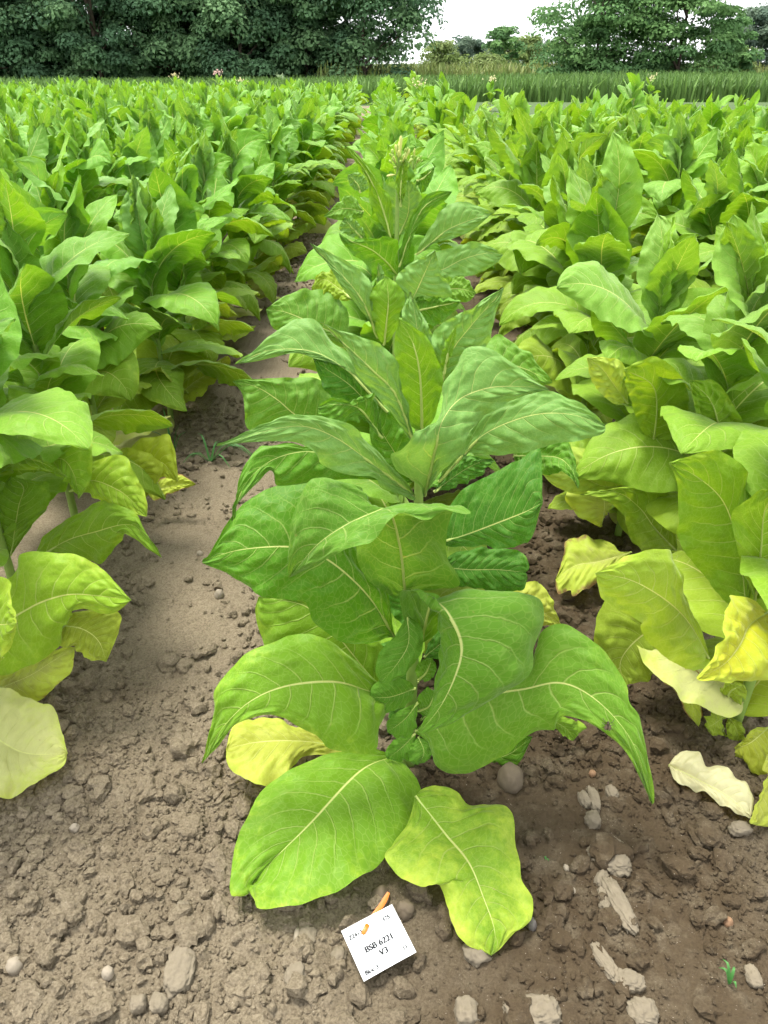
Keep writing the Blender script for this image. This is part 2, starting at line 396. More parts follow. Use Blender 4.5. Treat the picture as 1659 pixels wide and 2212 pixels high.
hl(K4, [(690,850,0),(630,805,0),(520,670,.02),(440,590,.04),(380,550,.05),(235,525,.06)],
   [(690,780),(670,700),(560,600),(450,545),(350,530)], [(600,830),(450,800),(300,740),(250,680),(222,590)], G_LOW, k=.0007)
hl(K4, [(715,670,-.01),(640,545,-.06),(560,457,-.1),(465,387,-.12),(355,350,-.13),(170,360,-.13),(35,402,-.14)],
   [(700,560),(680,450),(600,380),(560,300),(520,200),(400,125),(280,140),(180,200),(110,290),(70,375)],
   [(690,668),(600,692),(500,668),(430,612),(400,545),(280,532),(180,482),(100,432)], (0.070, 0.215, 0.0082, 0.0), k=.0007, amp=.0075, N=56, M=14)  # green darkened to stand in for the shade of the leaves above
hl(K4, [(752,505,-.02),(740,380,-.08),(718,270,-.14),(690,215,-.18),(640,228,-.21),(540,275,-.23),(440,345,-.235),(345,458,-.225)],
   [(720,530),(680,500),(600,430),(580,340),(570,240),(590,160,.02),(500,107,.05),(430,110,.06),(390,160,.05),(357,240,.03),(345,350,.01)],
   [(840,512),(945,487),(905,400),(900,300),(940,215),(985,222),(910,215),(840,243),(740,240,-.02),(640,300,-.04),(570,345,-.05),(450,402,-.03)],
   (0.095,0.240,0.035,0.08), k=0.0, N=64, M=14)
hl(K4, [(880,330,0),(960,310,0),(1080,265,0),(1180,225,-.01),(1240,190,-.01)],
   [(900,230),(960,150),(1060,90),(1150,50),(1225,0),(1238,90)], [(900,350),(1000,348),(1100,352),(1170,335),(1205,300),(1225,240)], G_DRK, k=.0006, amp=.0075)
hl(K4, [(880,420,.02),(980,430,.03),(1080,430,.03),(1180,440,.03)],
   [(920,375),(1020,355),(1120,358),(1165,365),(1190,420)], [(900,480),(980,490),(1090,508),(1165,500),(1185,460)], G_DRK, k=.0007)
hl(K3, [(865,1015,-.02),(700,890,-.11),(560,790,-.16),(430,745,-.19),(280,765,-.21),(95,822,-.23)],
   [(830,960),(760,890),(700,820),(600,740),(490,704),(330,715),(230,755)], [(860,1035),(760,992),(700,945),(560,920),(460,840),(400,805),(250,805)], G_TOP, k=.0006, N=56, M=13)
hl(K3, [(800,960,0),(600,880,-.04),(455,843,-.08),(330,868,-.11),(240,930,-.14),(185,1010,-.16),(155,1115,-.16)],
   [(600,820),(460,820),(300,806),(250,840),(200,905),(175,985)], [(640,950),(500,960),(330,972),(300,920),(260,960),(200,1020),(170,1060)], G_MID, k=.0006)
hl(K3, [(560,760,.12),(420,713,.12),(330,640,.12),(250,592,.12),(158,570,.12)],
   [(560,660),(515,590),(480,560),(350,555),(190,563)], [(500,720),(300,747),(215,757),(205,690),(195,620)], (0.10,0.25,0.04,.05), k=.0006)
hl(K3, [(760,690,.04),(690,610,.05),(600,525,.06),(470,455,.07),(300,450,.06),(165,505,.03)],
   [(700,560),(640,490),(580,430),(500,360),(430,328),(340,370),(260,432)], [(720,650),(660,560),(560,505),(480,482),(400,462),(250,492)], G_TOP, k=.0007)
hl(K3, [(720,700,.06),(620,590,.06),(520,520,.07),(470,480,.07)], [(690,600),(600,510)], [(660,700),(560,650),(510,590)], G_DRK, k=.0004)  # shaded lower half of the leaf before it, the shade put into the green
hl(K3, [(860,800,-.01),(790,620,-.03),(700,525,-.05),(600,430,-.06),(495,338,-.06)],
   [(850,740),(825,640),(790,500),(740,430),(640,390),(560,368)], [(840,790),(780,700),(700,605),(640,540),(600,450),(545,380)], G_TOP, k=.0005)
hl(K3, [(895,760,0),(887,560,-.02),(862,430,-.03),(803,325,-.02)],
   [(850,740),(810,620),(790,500),(788,400)], [(925,740),(955,670),(975,560),(940,440),(870,360)], G_YNG, k=0.0, amp=.003)
hl(K3, [(900,560,.03),(880,400,.05),(865,300,.06),(848,218,.07)], [(830,420),(815,310)], [(950,500),(935,390),(890,300)], G_TOP, k=0.0)
hl(K3, [(965,590,.03),(1010,455,.03),(1080,360,.03),(1140,290,.03),(1213,206,.03)],
   [(940,480),(932,395),(980,340),(1090,280),(1150,240)], [(1000,580),(1060,515),(1150,430),(1165,370),(1180,310)], G_TOP, k=.0003, amp=.007)
hl(K3, [(980,540,-.01),(1000,440,-.01),(1028,352,-.01)], [(965,500),(985,420)], [(1005,480),(1025,410)], G_YNG, k=0.0, amp=.001, N=20, M=5)
hl(K3, [(905,1015,-.03),(930,900,-.08),(950,810,-.12),(975,720,-.12),(1040,640,-.10),(1150,597,-.1),(1270,590,-.1),(1390,603,-.11)],
   [(870,960),(800,925),(775,855),(838,795,-.03),(870,762,-.02),(935,745),(970,690,.02),(1000,560,.02),(1060,450,.02),(1150,438,.01),(1250,500),(1330,560)],
   [(940,960),(990,900),(1050,850),(1065,780),(1100,740),(1160,690),(1240,650),(1320,620)], G_TOP, k=.0003, amp=.0055, N=64, M=14)
hl(K3, [(960,960,0),(1070,838,-.02),(1130,780,-.03),(1230,730,-.04),(1350,697,-.05),(1480,700,-.06),(1607,745,-.07)],
   [(1000,860),(1090,740),(1150,680),(1240,640),(1390,610),(1500,655)], [(1020,900),(1060,852),(1120,852),(1230,857),(1350,830),(1480,803),(1590,778)], G_TOP, k=.0007, N=56, M=13)
hl(K3, [(1080,560,.15),(1180,500,.15),(1290,520,.15),(1400,577,.13)], [(1080,450),(1150,400),(1210,400),(1330,485)], [(1120,600),(1250,620)], (0.11,0.27,.04,.05), k=.0007)
hl(K3, [(1250,860,.1),(1350,860,.1),(1430,870,.08),(1480,920,.05),(1500,987,.03)], [(1280,800),(1400,805),(1462,808),(1490,880)], [(1280,930),(1350,930),(1440,925),(1475,950)], G_MID, k=.0007)
hl(K3, [(860,960,.03),(790,850,.03),(730,750,.04),(700,640,.06)], [(800,960),(720,880),(690,760)], [(870,860),(850,780),(770,680)], G_MID, k=.0003)
hl(K3, [(740,790,0),(690,720,0),(640,670,-.01),(560,660,-.02),(490,670,-.02)], [(720,640),(705,597),(640,650),(550,635)], [(700,740),(640,712),(580,742),(500,705)], G_MID, k=.0006)
hl(K3, [(940,1000,0),(1050,920,.02),(1130,880,.03),(1175,880,.04)], [(1000,900),(1060,860)], [(1000,990),(1080,960),(1130,930)], G_DRK, k=.0004)
hl(K4, [(810,690,-.02),(830,590,-.09),(850,545,-.13),(900,580,-.17),(950,690,-.2),(935,790,-.22),(880,910,-.235),(805,1005,-.24)],
   [(780,640,.01),(740,560,.0),(740,510,.0),(800,510,.0),(870,555,.04),(868,700,.05),(855,850,.03),(838,940,.01)],
   [(860,660,.02),(900,600,.03),(930,580,.05),(1000,540,.08),(1080,510,.11),(1225,530,.13),(1228,650,.12),(1200,780,.09),(1100,870,.05),(1000,930,.03),(900,975,.01)], (0.105,0.265,0.028,0.08), k=.0006, kl=.0006, N=64, M=14)
hl(K4, [(790,1000,-.02),(900,960,-.05),(1050,875,-.08),(1180,850,-.10),(1300,830,-.12),(1400,870,-.15),(1500,960,-.19),(1570,1070,-.23),(1628,1260,-.27)],
   [(860,930),(1000,880),(1130,830),(1200,780),(1228,730),(1240,650),(1310,620),(1400,670),(1470,730),(1530,830),(1545,900),(1585,960),(1610,1110)],
   [(830,1030),(845,1060),(870,1125),(960,1155),(1100,1090),(1200,1010),(1260,1000),(1300,950),(1380,960),(1450,1000),(1530,1070),(1580,1160)],
   (0.120,0.280,0.034,0.16), k=.0006, N=64, M=14)
hl(K4, [(840,1040,.03),(960,1090,.02),(1100,1090,0),(1205,1020,-.02)], [(900,1000),(1100,1000)], [(900,1140),(1040,1158),(1150,1112)], G_MID, k=.0008)
hl(K4, [(1230,940,.05),(1320,990,.05),(1350,1033,.04)], [(1300,950),(1388,978)], [(1270,980),(1320,1020)], G_LOW, k=.0008, N=24, M=6)
hl(K4, [(1100,560,.2),(1200,560,.2),(1305,625,.2)], [(1150,480),(1230,475),(1270,540)], [(1150,630),(1230,632)], G_YEL, k=.0008)
# lower left leaf hidden under the others, and leaves on the far side of the stem
hl(K3, [(900,1000,.04),(960,900,.16),(1010,840,.26),(1060,820,.36)], [(840,900),(880,830),(980,800)], [(1000,960),(1080,900),(1090,850)], G_MID, k=.0009)
hl(K4, [(900,900,.05),(960,800,.16),(1040,760,.26),(1120,760,.32)], [(880,780),(960,700),(1060,700)], [(960,900),(1060,850),(1110,800)], G_LOW, k=.0009)
hl(K4, [(800,800,.05),(740,700,.16),(680,640,.27),(620,610,.35)], [(700,780),(640,700),(610,650)], [(820,680),(760,610),(680,580)], G_LOW, k=.0009)
for md, a, b in (([(800,640,.03),(760,560,.06),(720,480,.08),(690,420,.09)], [(740,620),(680,540),(660,460)], [(820,560),(790,470),(740,420)]),
                 ([(800,830,.03),(760,760,.08),(700,720,.12),(640,700,.14)], [(800,740),(730,680)], [(730,830),(660,780)]),
                 ([(810,960,.03),(870,920,.08),(930,880,.12),(980,860,.14)], [(840,870),(920,830)], [(860,980),(940,930)]),
                 ([(790,1050,.03),(720,1040,.08),(650,1040,.12)], [(760,985),(690,985)], [(750,1095),(680,1095)]),
                 ([(820,740,.02),(880,690,.05),(930,640,.08),(970,590,.09)], [(840,680),(890,610)], [(880,740),(950,680)]),
                 ([(800,900,.04),(730,880,.1),(660,870,.15)], [(760,830),(690,820)], [(770,960),(690,940)])):
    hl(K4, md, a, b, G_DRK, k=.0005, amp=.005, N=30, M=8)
# side shoots in the leaf axils
for md, a, b in (([(760,590,-.08),(765,690,-.1),(720,770,-.12),(665,830,-.13)], [(715,665),(665,720),(650,780)], [(812,640),(812,720),(760,790),(700,830)]),
                 ([(790,850,-.05),(700,880,-.08),(625,880,-.09)], [(760,820),(690,815),(640,840)], [(770,900),(700,932),(640,920)]),
                 ([(800,900,-.03),(750,960,-.07),(690,1005,-.08)], [(730,930),(690,965)], [(785,1000),(740,1028)]),
                 ([(800,930,-.02),(840,910,-.05),(860,860,-.06)], [(800,880),(830,850)], [(840,960),(870,910)]),
                 ([(790,1010,-.02),(740,1060,-.05),(690,1100,-.06)], [(720,1030),(685,1070)], [(785,1080),(740,1110)]),
                 ([(800,1020,-.03),(820,1075,-.06),(800,1120,-.07)], [(770,1060),(770,1110)], [(850,1050),(840,1100)]),
                 ([(800,820,-.03),(830,790,-.06),(850,740,-.07)], [(790,780),(820,745)], [(840,820),(865,780)])):
    hl(K4, md, a, b, G_MID, k=.0004, amp=.003, N=26, M=7, wave=.003, name='side_shoot')

# ---- the two plants right behind it ----------------------------------
X1, Y1 = 0.035, 1.82
pl1 = empty('tobacco_plant', (X1, Y1, gz(X1, Y1)))
tag(pl1, 'tobacco plant directly behind the large front plant, with a bright upright centre leaf', 'tobacco plant', 'tobacco plants')
stem(pl1, [(X1, Y1, -.03), (X1 + .01, Y1, .5), (X1 - .005, Y1, .92)], 0.015, 0.007)
def bl(*a, **k): k.setdefault('N', 34); k.setdefault('M', 9); return pleaf(pl1, a[0], Y1, *a[1:], **k)
bl(K6, [(690,1545,0),(715,1330,-.02),(718,1220,-.02),(705,1100,0)], [(650,1490),(608,1330),(603,1210),(650,1140)], [(745,1490),(785,1390),(825,1235),(780,1150)], G_YNG, k=0.0, amp=.003)
bl(K6, [(680,1250,.04),(660,1120,.05),(653,1008,.05)], [(640,1180)], [(710,1180),(700,1090)], G_TOP, k=0.0)
bl(K6, [(650,1500,0),(560,1270,-.02),(420,1090,-.02),(320,990,-.01),(208,880,0)], [(630,1400),(622,1230),(590,1110),(480,1020),(330,940)], [(600,1400),(520,1290),(430,1190),(370,1090),(310,1000),(250,940)], G_TOP, k=.0005)
bl(K3, [(600,400,0),(520,370,0),(440,332,0),(360,300,0),(288,290,0)], [(610,320),(570,250),(500,212),(400,222),(340,250)], [(560,400),(430,390),(330,375),(300,330)], (0.10,0.25,0.04,.05), k=.0008)
bl(K6, [(850,1300,0),(890,1220,0),(945,1100,0),(1022,930,0)], [(800,1200),(770,1115),(830,1040),(930,980)], [(950,1290),(1120,1245),(1110,1150),(1060,1060)], G_TOP, k=.0003)
bl(K6, [(870,1330,0),(1000,1300,-.02),(1190,1258,-.05)], [(900,1245),(1020,1238)], [(950,1380),(1030,1415),(1130,1340)], G_MID, k=0.0)
bl(K6, [(1050,1190,.05),(1180,1180,.05),(1288,1210,.05)], [(1100,1115),(1220,1110)], [(1100,1250),(1230,1265)], (0.13,0.29,0.04,.1), k=.0008)
bl(K6, [(480,1240,.02),(400,1180,.05),(300,1120,.07),(222,1190,.06)], [(450,1120),(350,1060),(260,1090)], [(440,1260),(330,1230)], G_LIM, k=.0008)

X2, Y2 = 0.03, 2.32
pl2 = empty('tobacco_plant', (X2, Y2, gz(X2, Y2)))
tag(pl2, 'tobacco plant in the middle row topped by a cluster of pale yellow flower buds', 'tobacco plant', 'tobacco plants')
hd = at(860, 360, Y2)
stem(pl2, [(X2, Y2, -.03), (X2 + .005, Y2, .6), (hd[0] - .004, Y2, .95), (hd[0], Y2, hd[2])], 0.015, 0.005)
def cl(*a, **k): k.setdefault('N', 30); k.setdefault('M', 8); return pleaf(pl2, a[0], Y2, *a[1:], **k)
cl(K6, [(775,1085,-.02),(690,990,-.07),(600,920,-.1),(480,870,-.12),(400,820,-.12)], [(740,1110),(640,1085),(560,1010),(480,950),(420,880)], [(785,1000),(785,880),(740,850),(640,848),(560,858),(440,880)], G_MID, k=0.0)
cl(K6, [(900,960,0),(1000,880,0),(1100,800,0),(1250,735,0),(1392,690,0)], [(930,880),(1000,770),(1060,680),(1170,620),(1300,640)], [(960,930),(1010,890),(1150,850),(1260,800),(1340,740)], G_TOP, k=.0005)
cl(K6, [(900,1090,-.05),(1060,1060,-.05),(1200,990,-.05),(1350,950,-.05),(1465,960,-.05)], [(950,1000),(1030,935),(1120,920),(1270,880),(1380,910)], [(1000,1100),(1120,1115),(1250,1095),(1350,1060),(1420,1010)], G_TOP, k=.0006)
cl(K6, [(740,860,0),(690,680,0),(620,500,0),(520,340,0),(425,245,0)], [(700,800),(640,700),(595,600),(590,480),(500,350)], [(750,780),(735,600),(680,530),(600,400),(500,290)], G_YNG, k=0.0)
cl(K6, [(790,1040,-.02),(850,860,-.02),(920,690,-.02),(1000,610,-.02),(1135,550,-.02)], [(800,940),(830,800),(900,660),(960,580),(1040,545)], [(840,1000),(890,830),(990,680),(1080,620)], G_MID, k=0.0)
cl(K6, [(800,650,-.03),(800,500,-.03),(825,330,-.03)], [(775,560),(765,480),(790,400)], [(830,560),(845,440),(850,370)], G_YNG, k=0.0)
cl(K6, [(560,860,.1),(500,800,.1),(430,720,.1)], [(480,840),(400,800)], [(560,800),(500,730)], G_TOP, k=0.0)
cl(K6, [(560,680,.2),(430,660,.2),(298,712,.2)], [(500,590),(440,585),(380,630)], [(540,720),(420,738)], (0.12,0.28,0.05,.1), k=.0006)
cl(K6, [(790,830,.08),(850,680,.08),(850,480,.08)], [(700,800),(690,560),(750,480)], [(880,800),(940,620),(890,500)], G_TOP, k=0.0)
cl(K6, [(900,480,.03),(960,450,.03),(1020,390,.03)], [(890,540),(930,440)], [(940,560),(1000,470)], G_MID, k=0.0)
cl(K6, [(540,560,.25),(520,500,.25),(460,440,.25)], [(480,520),(455,460)], [(590,520),(540,430)], G_TOP, k=0.0)
M_BUD = plain('flower_bud', rgb(0.26, 0.36, 0.07), 0.5, 0.3, 0.2, 80); M_FLW = plain('flower_tube', rgb(0.52, 0.54, 0.16), 0.5, 0.3, 0.15, 80)
def flower_head(plant, c, seed, n=34, size=1.0, mats=(None, None), pieces=True):
    rng = np.random.default_rng(seed); base = np.array(plant.location)
    for i in range(n):
        d = rng.normal(0, 1, 3); d[2] = abs(d[2]) * 1.1 - 0.25; d /= np.linalg.norm(d)
        r = size * rng.uniform(.012, .045); L = size * (rng.uniform(.010, .020) if rng.random() < .72 else rng.uniform(.024, .040))
        p0 = c + d * r; ax = d + np.array((0, 0, .9)); ax /= np.linalg.norm(ax)
        P = np.array([p0 + ax * L * t for t in (0, .25, .6, .9, 1.0)]); rr = size * np.array((.0016, .0034, .0040, .0030, .0003)) * rng.uniform(.8, 1.2)
        V, F = tube(P, rr, 6)
        o = link('flower_bud', mesh('flower_bud', V - base, F, [M_FLW if L > size * .022 else M_BUD]), plant)
        V, F = tube(np.array([c + np.array((0, 0, -.03)) * size, p0]), np.full(2, .0011 * size), 5)
        link('flower_stalk', mesh('flower_stalk', V - base, F, [M_STEM]), o)
flower_head(pl2, at(862, 350, Y2), 4, 34, .8)
V, F = tube(np.array([at(864, 335, Y2), at(865, 315, Y2), at(866, 300, Y2), at(866, 293, Y2)]), np.array((.003, .004, .005, .002)), 7)
link('flower_bud', mesh('flower_bud', V - np.array(pl2.location), F, [M_FLW]), pl2)
flower_head(pl2, at(893, 352, Y2 + .08), 9, 14, .6)

# ---- near plants of the right-hand row -------------------------------
X3, Y3 = 0.915, 1.455
pr = empty('tobacco_plant', (X3, Y3, gz(X3, Y3)))
tag(pr, 'yellowing tobacco plant cut by the right edge beside the curled pale fallen leaf', 'tobacco plant', 'tobacco plants')
stem(pr, [(X3, Y3, -.03), (X3 + .01, Y3, .4), (X3 + .02, Y3, .95)], 0.015, 0.008)
def rl(*a, **k): return pleaf(pr, a[0], Y3, *a[1:], **k)
rl(K8, [(1020,1200,-.03),(940,1050,-.06),(860,950,-.1),(740,860,-.14),(600,790,-.18),(430,760,-.2)],
   [(1000,1100),(930,950),(880,800),(840,660),(760,637),(640,655),(520,710)], [(980,1250),(900,1250),(780,1180),(700,1100),(670,1010),(560,950),(455,880)], (0.255,0.40,0.05,0.22), k=.0006)
rl(K8, [(1330,960,-.1),(1230,1030,-.2),(1180,1130,-.25),(1100,1230,-.28),(960,1312,-.3)],
   [(1250,900),(1120,870),(1110,950),(1080,1100),(1030,1210)], [(1400,1100),(1400,1280),(1250,1320),(1080,1320)], (0.44,0.47,0.04,0.5), k=.0004)
rl(K8, [(1215,960,0),(1195,760,.03),(1160,560,.05),(1090,380,.06),(960,260,.06),(815,185,.04)],
   [(1100,900),(960,720),(870,600),(858,400),(860,290)], [(1260,760),(1250,500),(1215,350),(1220,230),(1080,125),(920,150)], (0.18,0.35,0.03,0.12), k=.0002)
rl(K8, [(850,1000,.08),(740,1040,.07),(620,1130,.05),(560,1230,.04),(590,1345,.02)],
   [(600,900),(480,910),(425,1080),(480,1230)], [(850,1150),(830,1225),(700,1310)], (0.235,0.345,0.05,0.15), k=.0006)
rl(K8, [(900,1180,.02),(890,1290,0),(930,1420,-.02),(962,1550,-.03)], [(760,1280),(850,1380),(900,1480)], [(985,1300),(990,1430),(980,1520)], G_PAL, k=.0006)
rl(K8, [(1400,1650,-.1),(1340,1800,-.22),(1240,2060,-.33)], [(1310,1720),(1310,1850)], [(1450,1900),(1350,2062)], G_YEL, k=.0006)
rl(K8, [(1330,1560,-.05),(1230,1640,-.1),(1110,1690,-.1)], [(1260,1560),(1180,1640)], [(1380,1800),(1270,1800),(1230,1740)], (0.30,0.36,0.05,.4), k=.0009)
rl(K8, [(1260,900,0),(1290,640,-.06),(1310,430,-.1),(1390,330,-.16)], [(1180,700),(1150,460),(1300,340)], [(1400,800),(1450,500)], (0.17,0.33,0.03,.15), k=0.0)
rl(K8, [(1240,880,.1),(1260,600,.15),(1290,300,.2),(1330,60,.2)], [(1180,600),(1200,250)], [(1380,600),(1420,250)], (0.14,0.31,0.03,.1), k=0.0)
for md, a, b in (([(1100,1500,-.02),(1050,1540,-.05),(1010,1560,-.06)], [(1060,1460),(1010,1510)], [(1090,1590),(1040,1600)]),
                 ([(1120,1500,-.02),(1160,1560,-.05),(1180,1640,-.07)], [(1110,1560),(1130,1630)], [(1190,1540),(1210,1600)]),
                 ([(1110,1440,-.02),(1130,1370,-.04),(1200,1340,-.05)], [(1080,1380),(1120,1330)], [(1180,1430),(1220,1380)]),
                 ([(1100,1560,-.02),(1080,1640,-.05),(1070,1690,-.06)], [(1050,1610)], [(1110,1650)])):
    rl(K8, md, a, b, (0.26,0.38,0.05,.2), k=.0004, N=22, M=6, name='side_shoot')
X4, Y4 = 0.95, 2.0
pr2 = empty('tobacco_plant', (X4, Y4, gz(X4, Y4)))
tag(pr2, 'yellow-green tobacco plant on the right with a torn pale leaf lying at its foot', 'tobacco plant', 'tobacco plants')
stem(pr2, [(X4, Y4, -.03), (X4, Y4, .5), (X4 + .01, Y4, 1.0)], 0.015, 0.007)
def ql(*a, **k): return pleaf(pr2, a[0], Y4, *a[1:], **k)
ql(K8, [(620,650,.10),(450,700,.06),(330,720,.05),(225,790,.0)], [(560,640),(480,585),(300,575),(262,690)], [(550,720),(470,790),(330,870),(300,845),(240,865)], (0.40,0.42,0.12,.6), k=.0015)
ql(K8, [(640,300,.02),(480,310,.0),(350,260,-.02),(150,242,-.06)], [(560,240),(440,150),(300,100),(200,160)], [(540,330),(400,350),(300,340),(210,300)], (0.32,0.44,0.06,.25), k=.0007)
ql(K8, [(470,330,0),(480,420,-.02),(460,522,-.02)], [(280,340),(330,450)], [(560,350),(480,450)], (0.36,0.40,0.09,.5), k=.0006)
ql(K8, [(850,640,-.02),(750,540,-.07),(660,420,-.1),(540,340,-.12),(350,352,-.12)], [(850,480),(800,330),(680,305),(550,315),(450,340)], [(760,650),(660,640),(600,520),(540,420),(450,365)], (0.20,0.34,0.035,.25), k=.0006)
ql(KR, [(1020,1750,.0),(1040,1550,-.02),(1010,1420,-.04),(860,1340,-.06)], [(960,1680),(900,1520),(870,1420)], [(1180,1700),(1220,1560),(1200,1420),(1080,1290),(960,1290)], (0.20,0.35,0.03,.2), k=0.0)
ql(KR, [(880,1530,.05),(800,1420,.05),(740,1340,.05),(655,1275,.05)], [(880,1380),(830,1290),(740,1272)], [(780,1520),(680,1400)], (0.34,0.45,0.06,.25), k=.0004)
ql(KR, [(1390,1800,-.1),(1380,1640,-.12),(1330,1500,-.13),(1220,1400,-.14)], [(1280,1700),(1250,1550)], [(1540,1720),(1480,1560),(1380,1420)], (0.17,0.33,0.03,.2), k=0.0)
# ---- near plants of the left-hand row --------------------------------
X5, Y5 = -1.12, 1.4
pa = empty('tobacco_plant', (X5, Y5, gz(X5, Y5)))
tag(pa, 'tobacco plant cut by the left edge with a pale yellow leaf resting on soil', 'tobacco plant', 'tobacco plants')
stem(pa, [(X5, Y5, -.03), (X5, Y5, .5), (X5, Y5, .95)], 0.015, 0.008)
def al(*a, **k): return pleaf(pa, a[0], Y5, *a[1:], **k)
al(K9, [(-100,1250,.05),(90,1145,.1),(230,1072,.1),(380,1032,.1),(540,1040,.1),(718,1062,.08)],
   [(-60,1000),(60,930),(130,810),(280,800),(420,820),(540,880),(620,950)], [(-80,1420),(0,1478),(150,1430),(260,1370),(330,1290),(370,1150),(430,1110),(600,1140)], (0.21,0.38,0.035,.2), k=.0007, N=56, M=14, amp=.007)
al(K9, [(330,1200,.1),(450,1220,.1),(540,1290,.09),(580,1402,.07)], [(400,1130),(640,1120),(645,1230),(610,1330)], [(330,1310),(420,1325),(460,1380)], (0.22,0.30,0.04,.35), k=.0008)
al(K9, [(-50,1560,.1),(150,1480,.1),(280,1400,.1),(410,1320,.12)], [(0,1470),(200,1380),(350,1320)], [(0,1600),(210,1610),(320,1510),(390,1450)], (0.32,0.34,0.08,.55), k=.0008)
al(K9, [(-180,1700,-.03),(0,1830,-.09),(150,1900,-.1),(370,1900,-.1)], [(-80,1560),(60,1550),(200,1625),(285,1640),(330,1740)], [(-100,2100),(0,2152),(120,2110),(240,2040),(350,1965)], G_OLD, k=.0011, N=56, M=14)
al(K9, [(-200,1200,-.1),(-50,1200,-.12),(90,1190,-.15)], [(-100,950),(30,940),(70,1050)], [(-100,1450),(0,1390),(60,1310)], (0.21,0.36,0.03,.3), k=.0005)
X6, Y6 = -1.12, 1.9
pb = empty('tobacco_plant', (X6, Y6, gz(X6, Y6)))
tag(pb, 'second tobacco plant of the row along the left side of the bare lane', 'tobacco plant', 'tobacco plants')
stem(pb, [(X6, Y6, -.03), (X6, Y6, .5), (X6, Y6, .98)], 0.015, 0.008)
def dl(*a, **k): return pleaf(pb, a[0], Y6, *a[1:], **k)
dl(K9, [(180,850,0),(360,740,-.03),(520,690,-.06),(700,650,-.1),(800,720,-.13),(882,832,-.15)], [(250,700),(420,590),(560,520),(740,590),(790,680)], [(230,830),(330,800),(540,862),(620,780),(680,700),(780,760)], (0.16,0.32,0.026,.2), k=.0007)
dl(K9, [(380,470,0),(500,410,0),(640,460,-.03),(720,520,-.05),(803,606,-.07)], [(470,330),(600,275),(680,280),(750,400),(800,520)], [(480,480),(560,530),(650,575),(750,595)], (0.20,0.35,0.028,.3), k=.0006)
dl(K9, [(-80,330,0),(80,290,-.05),(220,310,-.1),(370,392,-.15)], [(0,235),(80,215),(200,270),(300,330)], [(0,390),(100,355),(250,360)], (0.19,0.35,0.028,.25), k=.0006)
dl(K9, [(200,330,.05),(330,290,0),(400,370,-.03),(432,508,-.05)], [(300,240),(400,205),(490,210),(510,300),(490,420)], [(320,390),(390,450)], (0.18,0.35,0.03,.25), k=.0006)
dl(K9, [(60,820,0),(100,560,.02),(130,450,.02),(60,390,.0)], [(-20,700),(-30,500)], [(180,650),(280,520),(250,420)], G_LOW, k=0.0)
X7, Y7 = -1.12, 2.4
pc = empty('tobacco_plant', (X7, Y7, gz(X7, Y7)))
tag(pc, 'third tobacco plant left of the bare lane, yellow leaves hanging above the weed grass', 'tobacco plant', 'tobacco plants')
stem(pc, [(X7, Y7, -.03), (X7, Y7, .5), (X7, Y7, .98)], 0.015, 0.008)
def el(*a, **k): return pleaf(pc, a[0], Y7, *a[1:], **k)
el(K9, [(660,380,0),(780,330,0),(880,310,-.03),(970,418,-.05)], [(720,220),(850,165),(920,160),(960,280)], [(760,420),(850,400),(900,390)], (0.30,0.41,0.035,.4), k=.0006)
el(K9, [(620,330,0),(720,340,-.04),(800,400,-.06),(800,500,-.07)], [(660,240),(780,250),(890,345)], [(700,420),(760,470)], (0.30,0.40,0.035,.4), k=.0006)
el(K9, [(800,480,.1),(900,450,.12),(1000,430,.12),(1070,432,.12)], [(880,400),(970,372),(1030,400)], [(850,520),(940,480),(1020,450)], (0.55,0.52,0.2,.75), k=.0012)

# ---- leaf stock for the rest of the field ----------------------------
def stock_leaf(rng, L, W, e0, e1, fold, bend, twist, N, M, amp, droop=0.0):
    s = np.linspace(0, 1, N + 1)
    el = e0 + (e1 - e0) * s ** 1.35; az = bend * (s - 0.3)
    d = np.stack([np.cos(el) * np.cos(az), np.cos(el) * np.sin(az), np.sin(el)], 1)
    P = np.vstack([np.zeros(3), np.cumsum((d[1:] + d[:-1]) / 2 * L / N, axis=0)])
    side = np.stack([-np.sin(az), np.cos(az), np.zeros_like(az)], 1)
    up = np.cross(d, side); tw = twist * s
    sd = side * np.cos(tw)[:, None] + up * np.sin(tw)[:, None]; upn = up * np.cos(tw)[:, None] - side * np.sin(tw)[:, None]
    wd = W * (np.sin(np.pi * s ** 0.82) ** 0.82) * (1 - 0.12 * s) + 0.006 * (1 - s)
    wd[-1] = 0.0005
    mg = lambda sg, f: P + sg * sd * (wd * np.cos(f))[:, None] + upn * (wd * np.sin(f))[:, None]
    f1 = fold + rng.normal(0, .12) - droop * s; f2 = fold + rng.normal(0, .12) - droop * s
    V, F, uv = loft(P, mg(-1, f1), mg(1, f2), M, amp, int(rng.integers(1e6)), 0.15, 0.006)
    return V, F, uv
TIERS = [  # length, half width, start and end elevation, fold
    (0.36, 0.125, 16, -42, 0.05), (0.42, 0.142, 40, -52, 0.06), (0.43, 0.142, 56, -34, 0.14), (0.39, 0.120, 70, 2, 0.24), (0.30, 0.080, 79, 48, 0.34), (0.22, 0.050, 86, 72, 0.45)]
NV = 9
STOCK = {}; STOCKLO = {}; STOCKFAR = {}
for ti, (L, W, a, b, f) in enumerate(TIERS):
    for k in range(NV):
        sd = 1000 + ti * 50 + k
        def mk(N, M, amp):
            r = np.random.default_rng(sd)
            return stock_leaf(r, L * r.uniform(.88, 1.12), W * r.uniform(.88, 1.12), R(a + r.normal(0, 11)), R(b + r.normal(0, 26)), f + r.normal(0, .16), r.normal(0, .6), r.normal(0, .75), N, M, amp, 0.35)
        V, F, uv = mk(56, 10, .0062)
        STOCK[ti, k] = mesh('leaf', V, F, [M_LEAF], uv=uv)
        STOCKLO[ti, k] = mk(10, 3, .004); STOCKFAR[ti, k] = mk(5, 1, 0)
